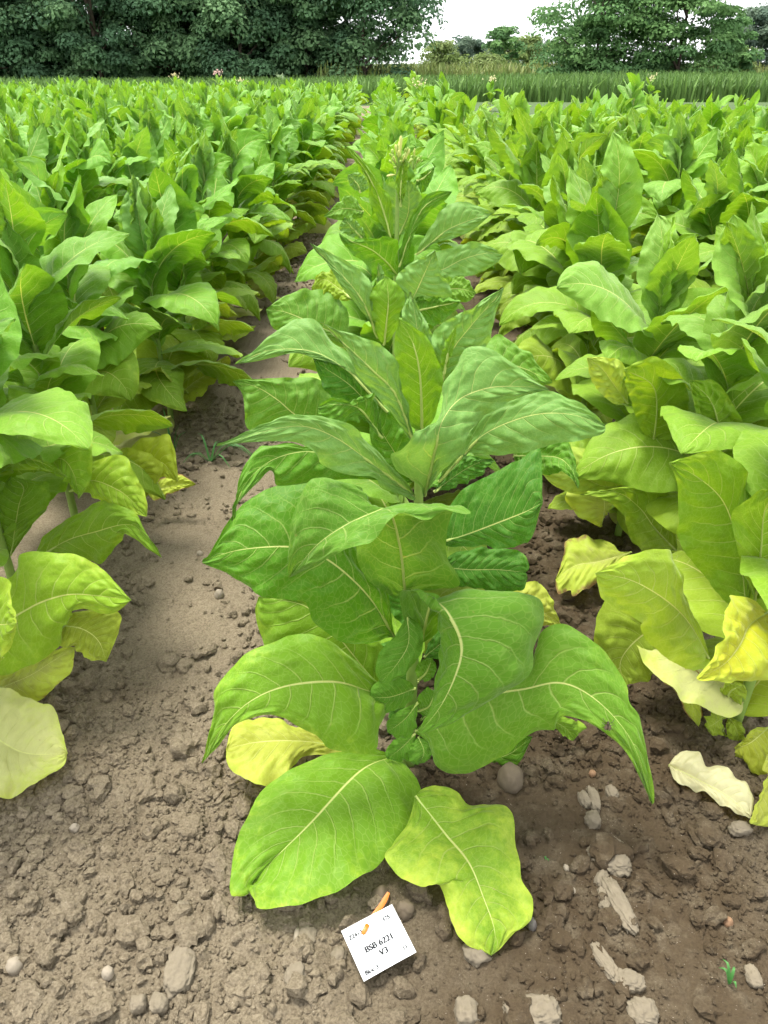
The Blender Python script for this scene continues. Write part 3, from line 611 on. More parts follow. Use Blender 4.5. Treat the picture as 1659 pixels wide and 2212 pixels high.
TOPC = np.array((0.148, 0.325, 0.062, 0.0)); YNGC = np.array((0.150, 0.330, 0.015, 0)); MIDC = np.array((0.105, 0.290, 0.014, .0)); LOWC = np.array((0.155, 0.330, 0.016, .06)); YELC = np.array((0.26, 0.36, 0.028, .22))
def recipe(rng, lime, h=None, n=None, only=None):
    """list of (tier, variant, z, azimuth, tilt, scale, colour) for one plant"""
    h = h or rng.uniform(.86, 1.0); n = n or int(rng.integers(21, 26)); out = []
    ph = rng.uniform(0, 6.28)
    for i in range(n):
        f = i / (n - 1)
        ti = 0 if f < .14 else 1 if f < .36 else 2 if f < .62 else 3 if f < .82 else 4 if f < .95 else 5
        f2 = np.clip(f + rng.normal(0, .06), 0, 1)
        c = np.array([np.interp(f2, (0, .16, .38, .7, .88, 1), [q[j] for q in (YELC, LOWC * .5 + YELC * .5, LOWC, MIDC, TOPC, YNGC)]) for j in range(4)])
        lm = lime * (1.15 - .75 * f); c = c * (1 - lm) + np.array((0.30, 0.41, 0.022, .18)) * lm
        c[:3] *= rng.uniform(.88, 1.12)
        if rng.random() < .5 * (f < .1): c = np.array(G_OLD)
        out.append((ti, int(rng.integers(NV)), .05 + (h - .05) * f ** .9, ph + 2.4 * i + rng.normal(0, .25), rng.normal(0, .16), rng.uniform(.78, 1.18), c))
    return h, out
def leaf_matrix(z, az, tilt, s):
    ca, sa, ct, st = math.cos(az), math.sin(az), math.cos(tilt), math.sin(tilt)
    Rz = np.array(((ca, -sa, 0), (sa, ca, 0), (0, 0, 1))); Ry = np.array(((ct, 0, st), (0, 1, 0), (-st, 0, ct)))
    return Rz @ Ry * s, np.array((0, 0, z))
STEMS = {}
def stem_mesh(h):
    k = round(h, 2)
    if k not in STEMS:
        P = np.array([(0.004 * math.sin(9 * t), 0.004 * math.cos(7 * t), -.04 + (k + .04) * t) for t in np.linspace(0, 1, 8)])
        V, F = tube(P, np.linspace(.014, .006, 8), 7); STEMS[k] = mesh('stem', V, F, [M_STEM])
    return STEMS[k]
def fill_plant(root, rng, lime, keep, h=.98, with_stem=False, n=30):
    """leaves from the stock for the tiers of a plant that are not placed by hand"""
    hh, rc = recipe(rng, lime, h, n)
    if with_stem: link('stem', stem_mesh(hh), root)
    for ti, k, z, az, tl, s, c in rc:
        az = math.atan2(math.sin(az), math.cos(az))
        if not keep(ti, az): continue
        o = link('leaf', STOCK[ti, k], root, (0, 0, z), tuple(c)); o.rotation_euler = (0, tl, az); o.scale = (s, s, s)
def joined_plant(rng, lime, stock, name, h=None, n=None):
    hh, rc = recipe(rng, lime, h, n); Vs, Fs, Us, Ts, off = [], [], [], [], 0
    for ti, k, z, az, tl, s, c in rc:
        A, t = leaf_matrix(z, az, tl, s); V, F, uv = stock[ti, k]
        Vs.append(V @ A.T + t); Fs.append(F + off); Us.append(uv); Ts.append(np.tile(c, (len(V), 1))); off += len(V)
    V, F = tube(np.array([(0, 0, -.04), (0, 0, hh * .5), (0, 0, hh)]), np.array((.014, .010, .005)), 5)
    Vs.append(V); Fs.append(F + off); Us.append(np.tile((.5, .5), (len(V), 1))); Ts.append(np.tile((.2, .3, .06, 0), (len(V), 1)))
    return np.vstack(Vs), np.vstack(Fs), np.vstack(Us), np.vstack(Ts)

# side of plant away from the lane or on top only
fill_plant(pl1, np.random.default_rng(1), .1, lambda t, a: t in (0, 1, 2) and abs(math.sin(a)) < .95 and not (-2.2 < a < -.9), .9)
fill_plant(pl2, np.random.default_rng(2), .1, lambda t, a: t in (0, 1, 2) and not (-2.3 < a < -.8), .85)
fill_plant(pr, np.random.default_rng(3), .40, lambda t, a: t >= 3 or (t == 2 and abs(a) < 2.4) or (t in (0, 1) and 0.2 < a < 2.9), 1.0)
fill_plant(pr2, np.random.default_rng(4), .4, lambda t, a: t >= 2 or (t == 1 and abs(a) < 2.3), 1.0)
fill_plant(pa, np.random.default_rng(5), .12, lambda t, a: t >= 3 or (t in (1, 2) and abs(a) > 1.5), 1.0)
fill_plant(pb, np.random.default_rng(6), .12, lambda t, a: t >= 2 or (t == 1 and abs(a) > 1.2), 1.0)
fill_plant(pc, np.random.default_rng(7), .15, lambda t, a: t >= 1, 1.0)

# ---- rows of the field -----------------------------------------------
rngF = np.random.default_rng(77)
ORD = 'first second third fourth fifth sixth seventh eighth ninth tenth eleventh twelfth thirteenth fourteenth fifteenth sixteenth seventeenth eighteenth nineteenth twentieth'.split()
TENS = 'twenty thirty forty fifty sixty'.split()
for t_ in TENS: ORD += [t_[:-1] + 'ieth'] * (t_ != 'twenty') + [t_ + '-' + o_ for o_ in ORD[:9]]
ROWS = {0: 0.04, 1: 0.93}
for i in range(2, 28): ROWS[i] = 0.93 + 0.9 * (i - 1)
for i in range(1, 28): ROWS[-i] = -1.12 - 0.9 * (i - 1)
TAKEN = {0: 3, 1: 2, -1: 3}
spots = []; outside = []
for r, x in ROWS.items():
    y = {0: 2.82, 1: 2.5, -1: 2.9}.get(r, 0.75 + rngF.uniform(0, .45)); k = TAKEN.get(r, 0)
    end = 33.0
    while y < end:
        px, py = x + rngF.normal(0, .045), y + rngF.normal(0, .04)
        if r < 0: px += min(.24, max(0, .032 * (py - 1.6)))
        t = py * CT + (H - .8) * ST; u = px / t * FPX
        if abs(u) < 829 + 330 * (1.6 / max(1.6, t)) + 40 and not (px > 1.6 and py > 13.2) and not (px > 3.3 + (py - 7) * .5 and py > 7.5) and py < 27:
            if rngF.random() > .03: k += 1; spots.append((math.hypot(px, py), r, k, px, py))
        elif abs(u) < 829 * 2.1 + 300 and py > 2.0 and not (px > 1.6 and py > 13.2) and not (px > 3.3 + (py - 7) * .5 and py > 7.5) and py < 27: outside.append((px, py))
        y += 0.5
spots.sort()
NEAR, TOTAL = 84, 290
variantsM = [joined_plant(np.random.default_rng(300 + k), (.08, .3)[k % 2], STOCKLO, 'm') for k in range(14)]
variantsM = [mesh('tobacco_plant', V, F, [M_LEAFT], uv=U, tint=T) for V, F, U, T in variantsM]
variantsF = [joined_plant(np.random.default_rng(400 + k), (.08, .3)[k % 2], STOCKFAR, 'f', n=13) for k in range(8)]
def rowname(r): return 'the middle row' if r == 0 else 'the %s row to the %s' % (ORD[abs(r) - 1], 'right' if r > 0 else 'left')
farV, farF, farU, farT, off = [], [], [], [], 0
for i, (d, r, k, px, py) in enumerate(spots):
    lime = (.36 if r == 1 else .26 if r in (2, 3) else .16 if r > 0 else .06) * (1.0 if py < 9 else .6)
    sc_ = rngF.uniform(.92, 1.08) * (1.0 if py < 12 else rngF.uniform(.88, 1.04) if rngF.random() < .93 or r < 1 else 1.2); rz = rngF.uniform(0, 6.28); z = gz(px, py)
    if i < NEAR:
        o = empty('tobacco_plant', (px, py, z)); fill_plant(o, np.random.default_rng(9000 + i), lime, lambda t, a: True, None, True, 29 if i < 50 else 25)
        o.scale = (sc_,) * 3
        tag(o, '%s tobacco plant from the front in %s' % (ORD[k - 1], rowname(r)), 'tobacco plant', 'tobacco plants')
    elif i < TOTAL:
        v = 2 * int(rngF.integers(7)) + (1 if rngF.random() < lime * 2.2 else 0)
        o = link('tobacco_plant', variantsM[v], None, (px, py, z)); o.rotation_euler = (rngF.normal(0, .03), rngF.normal(0, .03), rz); o.scale = (sc_,) * 3
        if k <= len(ORD) and abs(r) <= 20: lab = '%s tobacco plant from the front in %s' % (ORD[k - 1], rowname(r))
        else: lab = 'small green tobacco plant far back in the %s of the field' % ('left half' if r < 0 else 'middle' if r == 0 else 'right half')
        tag(o, lab, 'tobacco plant', 'tobacco plants')
    else:
        V, F, U, T = variantsF[2 * int(rngF.integers(4)) + (1 if rngF.random() < lime * 2.2 else 0)]
        c, s = math.cos(rz), math.sin(rz); A = np.array(((c, -s, 0), (s, c, 0), (0, 0, 1))) * sc_
        farV.append(V @ A.T + np.array((px, py, z))); farF.append(F + off); farU.append(U); farT.append(T); off += len(V)
for px, py in outside:
    V, F, U, T = variantsF[2 * int(rngF.integers(4)) + int(px > 0 and rngF.random() < .4)]; rz = rngF.uniform(0, 6.28); c, s = math.cos(rz), math.sin(rz)
    farV.append(V @ np.array(((c, -s, 0), (s, c, 0), (0, 0, 1))).T + np.array((px, py, gz(px, py)))); farF.append(F + off); farU.append(U); farT.append(T); off += len(V)
o = link('tobacco_field', mesh('tobacco_field', np.vstack(farV), np.vstack(farF), [M_LEAFT], uv=np.vstack(farU), tint=np.vstack(farT)))
tag(o, 'dense mass of distant tobacco rows running to the tall crop', 'tobacco', kind='stuff')
print('plants', len(spots), 'far', len(farV))

# ---- flowering heads above the far rows ------------------------------
M_PINK = plain('pink_blossom', rgb(0.78, 0.56, 0.52), 0.6, 0.2, 0.15, 30); M_CREAM = plain('cream_blossom', rgb(0.75, 0.68, 0.42), 0.6, 0.2, 0.15, 30)
def far_flower(u, v, Y, label, mat, s):
    p = at(u, v, Y); rng = np.random.default_rng(int(u * 7 + v)); root = empty('flowering_tobacco_plant', (p[0], p[1], 0))
    V, F = tube(np.array([(0, 0, -.03), (0, 0, p[2] * .5), (0, 0, p[2])]), np.array((.014, .01, .006)), 5); link('stem', mesh('stem', V, F, [M_STEM]), root)
    V, F, U, T = joined_plant(rng, .1, STOCKFAR, 'x', h=p[2] * .85, n=14); link('foliage', mesh('foliage', V, F, [M_LEAFT], uv=U, tint=T), root)
    parts = []
    for i in range(26):
        d = rng.normal(0, 1, 3) * np.array((.09, .09, .05)) * s + np.array((0, 0, p[2])); L = .05 * s; dr = rng.normal(0, 1, 3); dr[2] = abs(dr[2]) + .3; dr /= np.linalg.norm(dr)
        parts.append(tube(np.array([d, d + dr * L, d + dr * L * 1.25]), np.array((.004, .008, .022)) * s, 5))
    V, F = joinVF(parts); link('blossom', mesh('blossom', V, F, [mat]), root)
    tag(root, label, 'tobacco plant', 'flowering tobacco plants far back')
for a in ((470, 160, 31, 'distant tobacco plant with pink blossom showing against the dark left trees', M_PINK, 1.0), (524, 178, 26, 'distant tobacco plant with cream blossom just below the pink one', M_CREAM, 1.0),
          (378, 165, 28, 'distant tobacco plant with pale bud head, leftmost above the far rows', M_CREAM, .8), (905, 182, 22, 'distant tobacco plant with pale blossom in line with the middle row', M_CREAM, 1.0),
          (1062, 172, 30, 'distant tobacco plant with cream blossom before the tree gap', M_CREAM, 1.0), (1408, 170, 27, 'distant tobacco plant with pale blossom in front of the tall crop', M_CREAM, .8)): far_flower(*a)

# ------------------------------------------------------------------ tall crop, verge
def blades(name, n, xr, yr, hr, wd, tints, seed, lean=.35, zbase=-.07):
    rng = np.random.default_rng(seed); x = rng.uniform(*xr, n); y = yr[0] + (yr[1] - yr[0]) * rng.random(n) ** 1.5
    h = rng.uniform(*hr, n) * (np.interp(x, (-10, 14), (.72, 1.0)) if name == 'tall_crop' else 1); h = h * (1 + .25 * fbm(x * .5, y * .5, 3)); a = rng.uniform(0, 6.28, n); l = rng.normal(0, lean, n) * h
    d = np.stack([np.cos(a), np.sin(a), 0 * a], 1); sd = np.stack([-np.sin(a), np.cos(a), 0 * a], 1) * wd
    b = np.stack([x, y, np.full(n, zbase)], 1); up = np.array((0, 0, 1.0))
    p1 = b + up * (h * .6)[:, None] + d * (l * .35)[:, None]; p2 = b + up * h[:, None] + d * l[:, None]
    V = np.stack([b - sd, b + sd, p1 + sd, p1 - sd, p2 + sd * .15, p2 - sd * .15], 1).reshape(-1, 3)
    o = np.arange(n)[:, None] * 6; F = np.stack([o + np.array((0, 1, 2, 3)), o + np.array((3, 2, 4, 5))], 1).reshape(-1, 4)
    tt = np.array(tints); T = np.repeat(tt[rng.integers(len(tt), size=n)] * rng.uniform(.8, 1.2, (n, 1)), 6, axis=0); T = np.c_[T, np.zeros(len(T))]
    return V, F, T
def tint_mat(name, tr=0.3, rough=0.6):
    q = NT(name); a = q.n('ShaderNodeAttribute'); a.attribute_name = 'tint'
    p = q.principled(a.outputs['Color'], rough, 0.2); t = q.n('ShaderNodeBsdfTranslucent'); q.set(t.inputs['Color'], a.outputs['Color'])
    m = q.n('ShaderNodeMixShader'); m.inputs[0].default_value = tr; q.t.links.new(p, m.inputs[1]); q.t.links.new(t.outputs[0], m.inputs[2])
    return q.done(m.outputs[0])
M_BLADE = tint_mat('crop_blades'); M_FOL = tint_mat('tree_foliage', .38, .8)
V, F, T = blades('tall_crop', 30000, (-42, 48), (37.5, 58), (.9, 1.2), .045, [(.10, .19, .045), (.13, .23, .055), (.08, .155, .036)], 3)
tag(link('tall_crop', mesh('tall_crop', V, F, [M_BLADE], smooth=False, tint=T)), 'band of dense tall green crop beyond the tobacco rows', 'crop', kind='stuff')
V, F, T = blades('rough_grass', 9000, (-5, 60), (62, 95), (.6, 1.7), .08, [(.19, .24, .065), (.15, .21, .055), (.22, .25, .09)], 4)
tag(link('rough_grass', mesh('rough_grass', V, F, [M_BLADE], smooth=False, tint=T)), 'yellowish rough grass at the foot of the far trees', 'grass', kind='stuff')

# ------------------------------------------------------------------ trees
M_BARK = plain('bark', rgb(0.10, 0.08, 0.06), 0.9, 0.1, 0.3, 12, 0.6, 0.02)
def tree(x, y, h, rad, label, cat, seed, tints, nleaf=9000, low=0.12, size=.2, name='tree', group='trees behind the field', layered=False):
    rng = np.random.default_rng(seed); root = empty(name, (x, y, -.07)); parts = []
    trunk = np.array([(0, 0, 0), (rng.normal(0, .1), rng.normal(0, .1), h * .3), (rng.normal(0, .2), 0, h * .75)])
    parts.append(tube(catmull(trunk, 8), np.linspace(.012 * h, .005 * h, 9), 8))
    nb = 110 if h > 5.5 else 60
    cen = []
    for i in range(nb):
        f = rng.uniform(low, .98); prof = math.sin(math.pi * min(1, (.16 if h > 5.6 else .30) + (.8 if h > 5.6 else .66) * f)) ** .55
        a = rng.uniform(0, 6.28); rr = rad * prof * rng.uniform(.04, .98) ** .55
        c = np.array((rr * math.cos(a), rr * math.sin(a), h * f)); cen.append((c, rad * rng.uniform(.18, .36)))
        if i < 12:
            b0 = np.array((0, 0, h * max(.1, f - .25))); parts.append(tube(catmull(np.array([b0, (b0 + c) / 2 + (0, 0, .1), c]), 5), np.linspace(.010 * h, .003 * h, 6), 5))
    V, F = joinVF(parts); link('trunk', mesh('trunk', V, F, [M_BARK]), root)
    per = nleaf // nb; P, N, S, T = [], [], [], []
    tt = np.array(tints)
    for c, r in cen:
        d = rng.normal(0, 1, (per, 3)); d /= np.linalg.norm(d, axis=1)[:, None]; d[:, 2] = np.where(d[:, 2] < -.35, -d[:, 2], d[:, 2])
        q = c + d * (r * rng.uniform(.55, 1.08, per) ** .7)[:, None] * np.array((1.15, 1.15, .55 if layered else .78))
        P.append(q); nn = d * 1.0 + rng.normal(0, .32, (per, 3)) + np.array((0, 0, .45)); N.append(nn / np.linalg.norm(nn, axis=1)[:, None])
        S.append(size * rng.uniform(.6, 1.35, per)); T.append(np.tile(tt[rng.integers(len(tt))], (per, 1)) * rng.uniform(.9, 1.1, (per, 1)))
    P = np.vstack(P); N = np.vstack(N); S = np.concatenate(S)[:, None]; T = np.vstack(T)
    P[:, 2] = np.maximum(P[:, 2], .15)
    A = np.cross(N, rng.normal(0, 1, N.shape)); A /= np.linalg.norm(A, axis=1)[:, None]; B = np.cross(N, A)
    V = np.stack([P - A * S * .5, P + B * S * .32, P + A * S * .5 - N * S * .15, P - B * S * .32], 1).reshape(-1, 3)
    F = np.arange(len(P) * 4).reshape(-1, 4)
    link('crown', mesh('crown', V, F, [M_FOL], smooth=False, tint=np.c_[np.repeat(T, 4, axis=0), np.zeros(len(P) * 4)]), root)
    tag(root, label, cat, group)
DK = [(.105, .205, .098), (.135, .25, .115), (.085, .17, .085), (.16, .28, .125)]
MD = [(.125, .25, .085), (.155, .29, .095), (.10, .205, .075)]
GY_ = [(.12, .18, .13), (.105, .16, .12), (.14, .20, .135)]
YG = [(.17, .24, .07), (.15, .21, .065), (.20, .26, .09)]
names = ['leftmost tree of the dense dark green belt at the left edge', 'second tree from the left in the dense dark belt', 'third tree from the left in the dense dark belt', 'middle tree of the dense dark green belt', 'fifth tree from the left in the dense dark belt', 'sixth tree from the left in the dense dark belt', 'rightmost rounded tree of the dark belt beside the sky gap']
for i, x in enumerate((-31, -25.5, -20.4, -15.4, -10.4, -5.8, -1.3)):
    tree(x, 64 + (i % 2) * 2.0, 10.5 + (i * 7 % 3), 4.3, names[i], 'tree', 20 + i, DK, 26000, .02, .29)
for i, x in enumerate((-28, -22, -16.5, -11, -6)):
    tree(x, 70, 11.5, 4.2, '%s tree in the back line of the dark belt, mostly hidden' % ORD[i], 'tree', 40 + i, DK, 9000, .02, .6)
tree(14.3, 60, 9.2, 4.5, 'left tree of the big layered green pair right of the gap', 'tree', 51, MD, 29000, .04, .23, layered=True)
tree(19.6, 59, 9.6, 3.8, 'taller right tree of the big layered green pair', 'tree', 52, MD, 29000, .04, .23, layered=True)
tree(17.2, 64, 8.6, 3.6, 'tree tucked behind the big layered green pair', 'tree', 53, MD, 9000, .06, .32, layered=True)
tree(24.0, 63, 4.1, 2.0, 'low leafy tree right of the big layered pair', 'tree', 54, MD, 7000, .06, .28)
tree(29.4, 72, 4.9, 2.6, 'dark grey-green tree left of the right picture edge', 'tree', 55, GY_, 12000, .03, .26)
tree(35.4, 74, 10.5, 4.7, 'dark grey-green tree cut by the right picture edge', 'tree', 56, GY_, 22000, .03, .28)
tree(9.6, 104, 3.9, 2.4, 'small grey-green tree at the left of the sky gap', 'tree', 57, GY_, 5000, .05, .35)
tree(13.2, 100, 4.7, 2.3, 'small round green tree in the middle of the gap', 'tree', 58, MD, 6000, .05, .35)
tree(17.4, 108, 3.9, 2.6, 'pale small tree between the round one and the big pair', 'tree', 59, YG, 5000, .05, .35)
tree(6.2, 96, 3.1, 2.6, 'low yellowish bush beside the dark tree belt', 'bush', 60, YG, 3500, .05, .3, name='bush', group='bushes in the tree gap')
tree(10.5, 92, 2.0, 2.6, 'low yellowish bush under the small grey tree', 'bush', 61, YG, 3000, .05, .3, name='bush', group='bushes in the tree gap')
tree(25.8, 66, 2.6, 1.8, 'yellow-green bush between the big pair and the dark trees', 'bush', 62, YG, 3000, .05, .25, name='bush', group='bushes in the tree gap')

for i, (x, h, r) in enumerate(((8.0, 3.6, 2.8), (12.2, 4.0, 3.0), (16.0, 3.8, 2.8), (20.0, 4.2, 3.0), (24.0, 3.8, 3.0))):
    tree(x, 124, h, r, '%s tree from the left in the low hazy line closing the gap' % ORD[i], 'tree', 70 + i, GY_ if i % 2 else YG, 3500, .03, .38)
# ------------------------------------------------------------------ clods and stones
def ico(sub):
    t = (1 + 5 ** .5) / 2
    V = np.array([(-1, t, 0), (1, t, 0), (-1, -t, 0), (1, -t, 0), (0, -1, t), (0, 1, t), (0, -1, -t), (0, 1, -t), (t, 0, -1), (t, 0, 1), (-t, 0, -1), (-t, 0, 1)], float)
    F = [(0, 11, 5), (0, 5, 1), (0, 1, 7), (0, 7, 10), (0, 10, 11), (1, 5, 9), (5, 11, 4), (11, 10, 2), (10, 7, 6), (7, 1, 8), (3, 9, 4), (3, 4, 2), (3, 2, 6), (3, 6, 8), (3, 8, 9), (4, 9, 5), (2, 4, 11), (6, 2, 10), (8, 6, 7), (9, 8, 1)]
    V = [v / np.linalg.norm(v) for v in V]
    for _ in range(sub):
        c, G = {}, []
        def mp(a, b):
            k = (min(a, b), max(a, b))
            if k not in c: m = V[a] + V[b]; V.append(m / np.linalg.norm(m)); c[k] = len(V) - 1
            return c[k]
        for a, b, d in F:
            x, y, z = mp(a, b), mp(b, d), mp(d, a); G += [(a, x, z), (b, y, x), (d, z, y), (x, y, z)]
        F = G
    return np.array(V), np.array(F)
def lump(sub, rng, rough):
    V, F = ico(sub); o = rng.random(6) * 40
    d = 1 + rough * 2.2 * (fbm(V[:, 0] * 1.6 + o[0], V[:, 1] * 1.6 + o[1], 3) + fbm(V[:, 2] * 1.8 + o[2], V[:, 0] * 1.5 + o[3], 3)) + rough * .9 * fbm(V[:, 1] * 5 + o[4], V[:, 2] * 5 + V[:, 0] * 4 + o[5], 2)
    return V * d[:, None], F
rngC = np.random.default_rng(8)
L0 = [lump(0, rngC, .6) for _ in range(12)]; L1 = [lump(1, rngC, .6) for _ in range(24)]; L2 = [lump(2, rngC, .5) for _ in range(16)]
def scatter(n, xr, yr, smin, smax, base, mask_pow, seed):
    rng = np.random.default_rng(seed); parts = []; off = 0; Vs, Fs = [], []
    x = rng.uniform(*xr, n); y = rng.uniform(*yr, n)
    m = np.clip(.45 + 2.4 * fbm(x * 1.9 + 40, y * 1.9 + 8, 3), .03, 1); ok = rng.random(n) < m ** mask_pow; x, y = x[ok], y[ok]
    z = ground_z(x, y); s = smin * (smax / smin) ** (rng.random(len(x)) ** 2.2)
    for i in range(len(x)):
        V, F = base[int(rng.integers(len(base)))]; a = rng.uniform(0, 6.28); ca, sa = math.cos(a), math.sin(a)
        W = V * s[i] * np.array((rng.uniform(.8, 1.35), rng.uniform(.7, 1.1), rng.uniform(.55, .9)))
        W = np.stack([W[:, 0] * ca - W[:, 1] * sa, W[:, 0] * sa + W[:, 1] * ca, W[:, 2]], 1)
        Vs.append(W + (x[i], y[i], z[i] + s[i] * .32)); Fs.append(F + off); off += len(V)
    return np.vstack(Vs), np.vstack(Fs)
VF = joinVF([scatter(5600, (-1.1, 1.15), (.62, 2.0), .005, .022, L1, 1.0, 1), scatter(500, (-1.0, 1.15), (.62, 2.0), .016, .034, L2, .7, 11), scatter(18000, (-1.0, 1.1), (.62, 1.6), .0028, .008, L0, .6, 2), scatter(11000, (-1.0, 1.3), (1.9, 3.6), .005, .026, L0, .8, 3), scatter(5000, (-.9, .3), (3.6, 8.0), .009, .028, L0, .8, 4)])
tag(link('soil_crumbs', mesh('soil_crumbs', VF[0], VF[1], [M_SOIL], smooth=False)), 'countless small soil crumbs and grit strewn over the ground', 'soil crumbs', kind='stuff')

KA = (1106.0, 1659.0, .3333); KB = (0.0, 1659.0, .3889)
def rock(name, K, x, y, w, h, mat, label, cat, ang=0.0, flat=.5, rough=.27, group=None):
    """w, h: visible size in the same units as x, y"""
    u, v = K[0] + K[2] * x, K[1] + K[2] * y
    p = onz(u, v, 0.01); t = p[1] * CT + (H - .01) * ST; s = K[2] * t / FPX
    V, F = lump(4 if w * h > 12000 else 3, np.random.default_rng(int(x * 13 + y)), rough)
    if name == 'clod':
        V = np.sign(V) * np.abs(V) ** .8; o = x * .07
        V = V * (1 + .16 * crumbs(V[:, 0] * 3 + o + V[:, 2], V[:, 1] * 3 + V[:, 2] * 2, 1.0, 5, .9) + .22 * fbm(V[:, 0] * 7 + o, V[:, 1] * 7 + V[:, 2] * 6, 3))[:, None]
    V = V * np.array((w * s * .5, h * s * .5 * 1.12, min(w, h) * s * .5 * flat * 1.5))
    a = ang; V = np.stack([V[:, 0] * math.cos(a) - V[:, 1] * math.sin(a), V[:, 0] * math.sin(a) + V[:, 1] * math.cos(a), V[:, 2]], 1)
    z = float(ground_z(np.array([p[0]]), np.array([p[1]]))[0]) + V[:, 2].max() * (.12 if name == 'clod' else .3)
    tag(link(name, mesh(name, V, F, [mat]), None, (p[0], p[1], z)), label, cat, group)
CL = 'dry clods on the soil'; PB = 'pebbles on the soil'
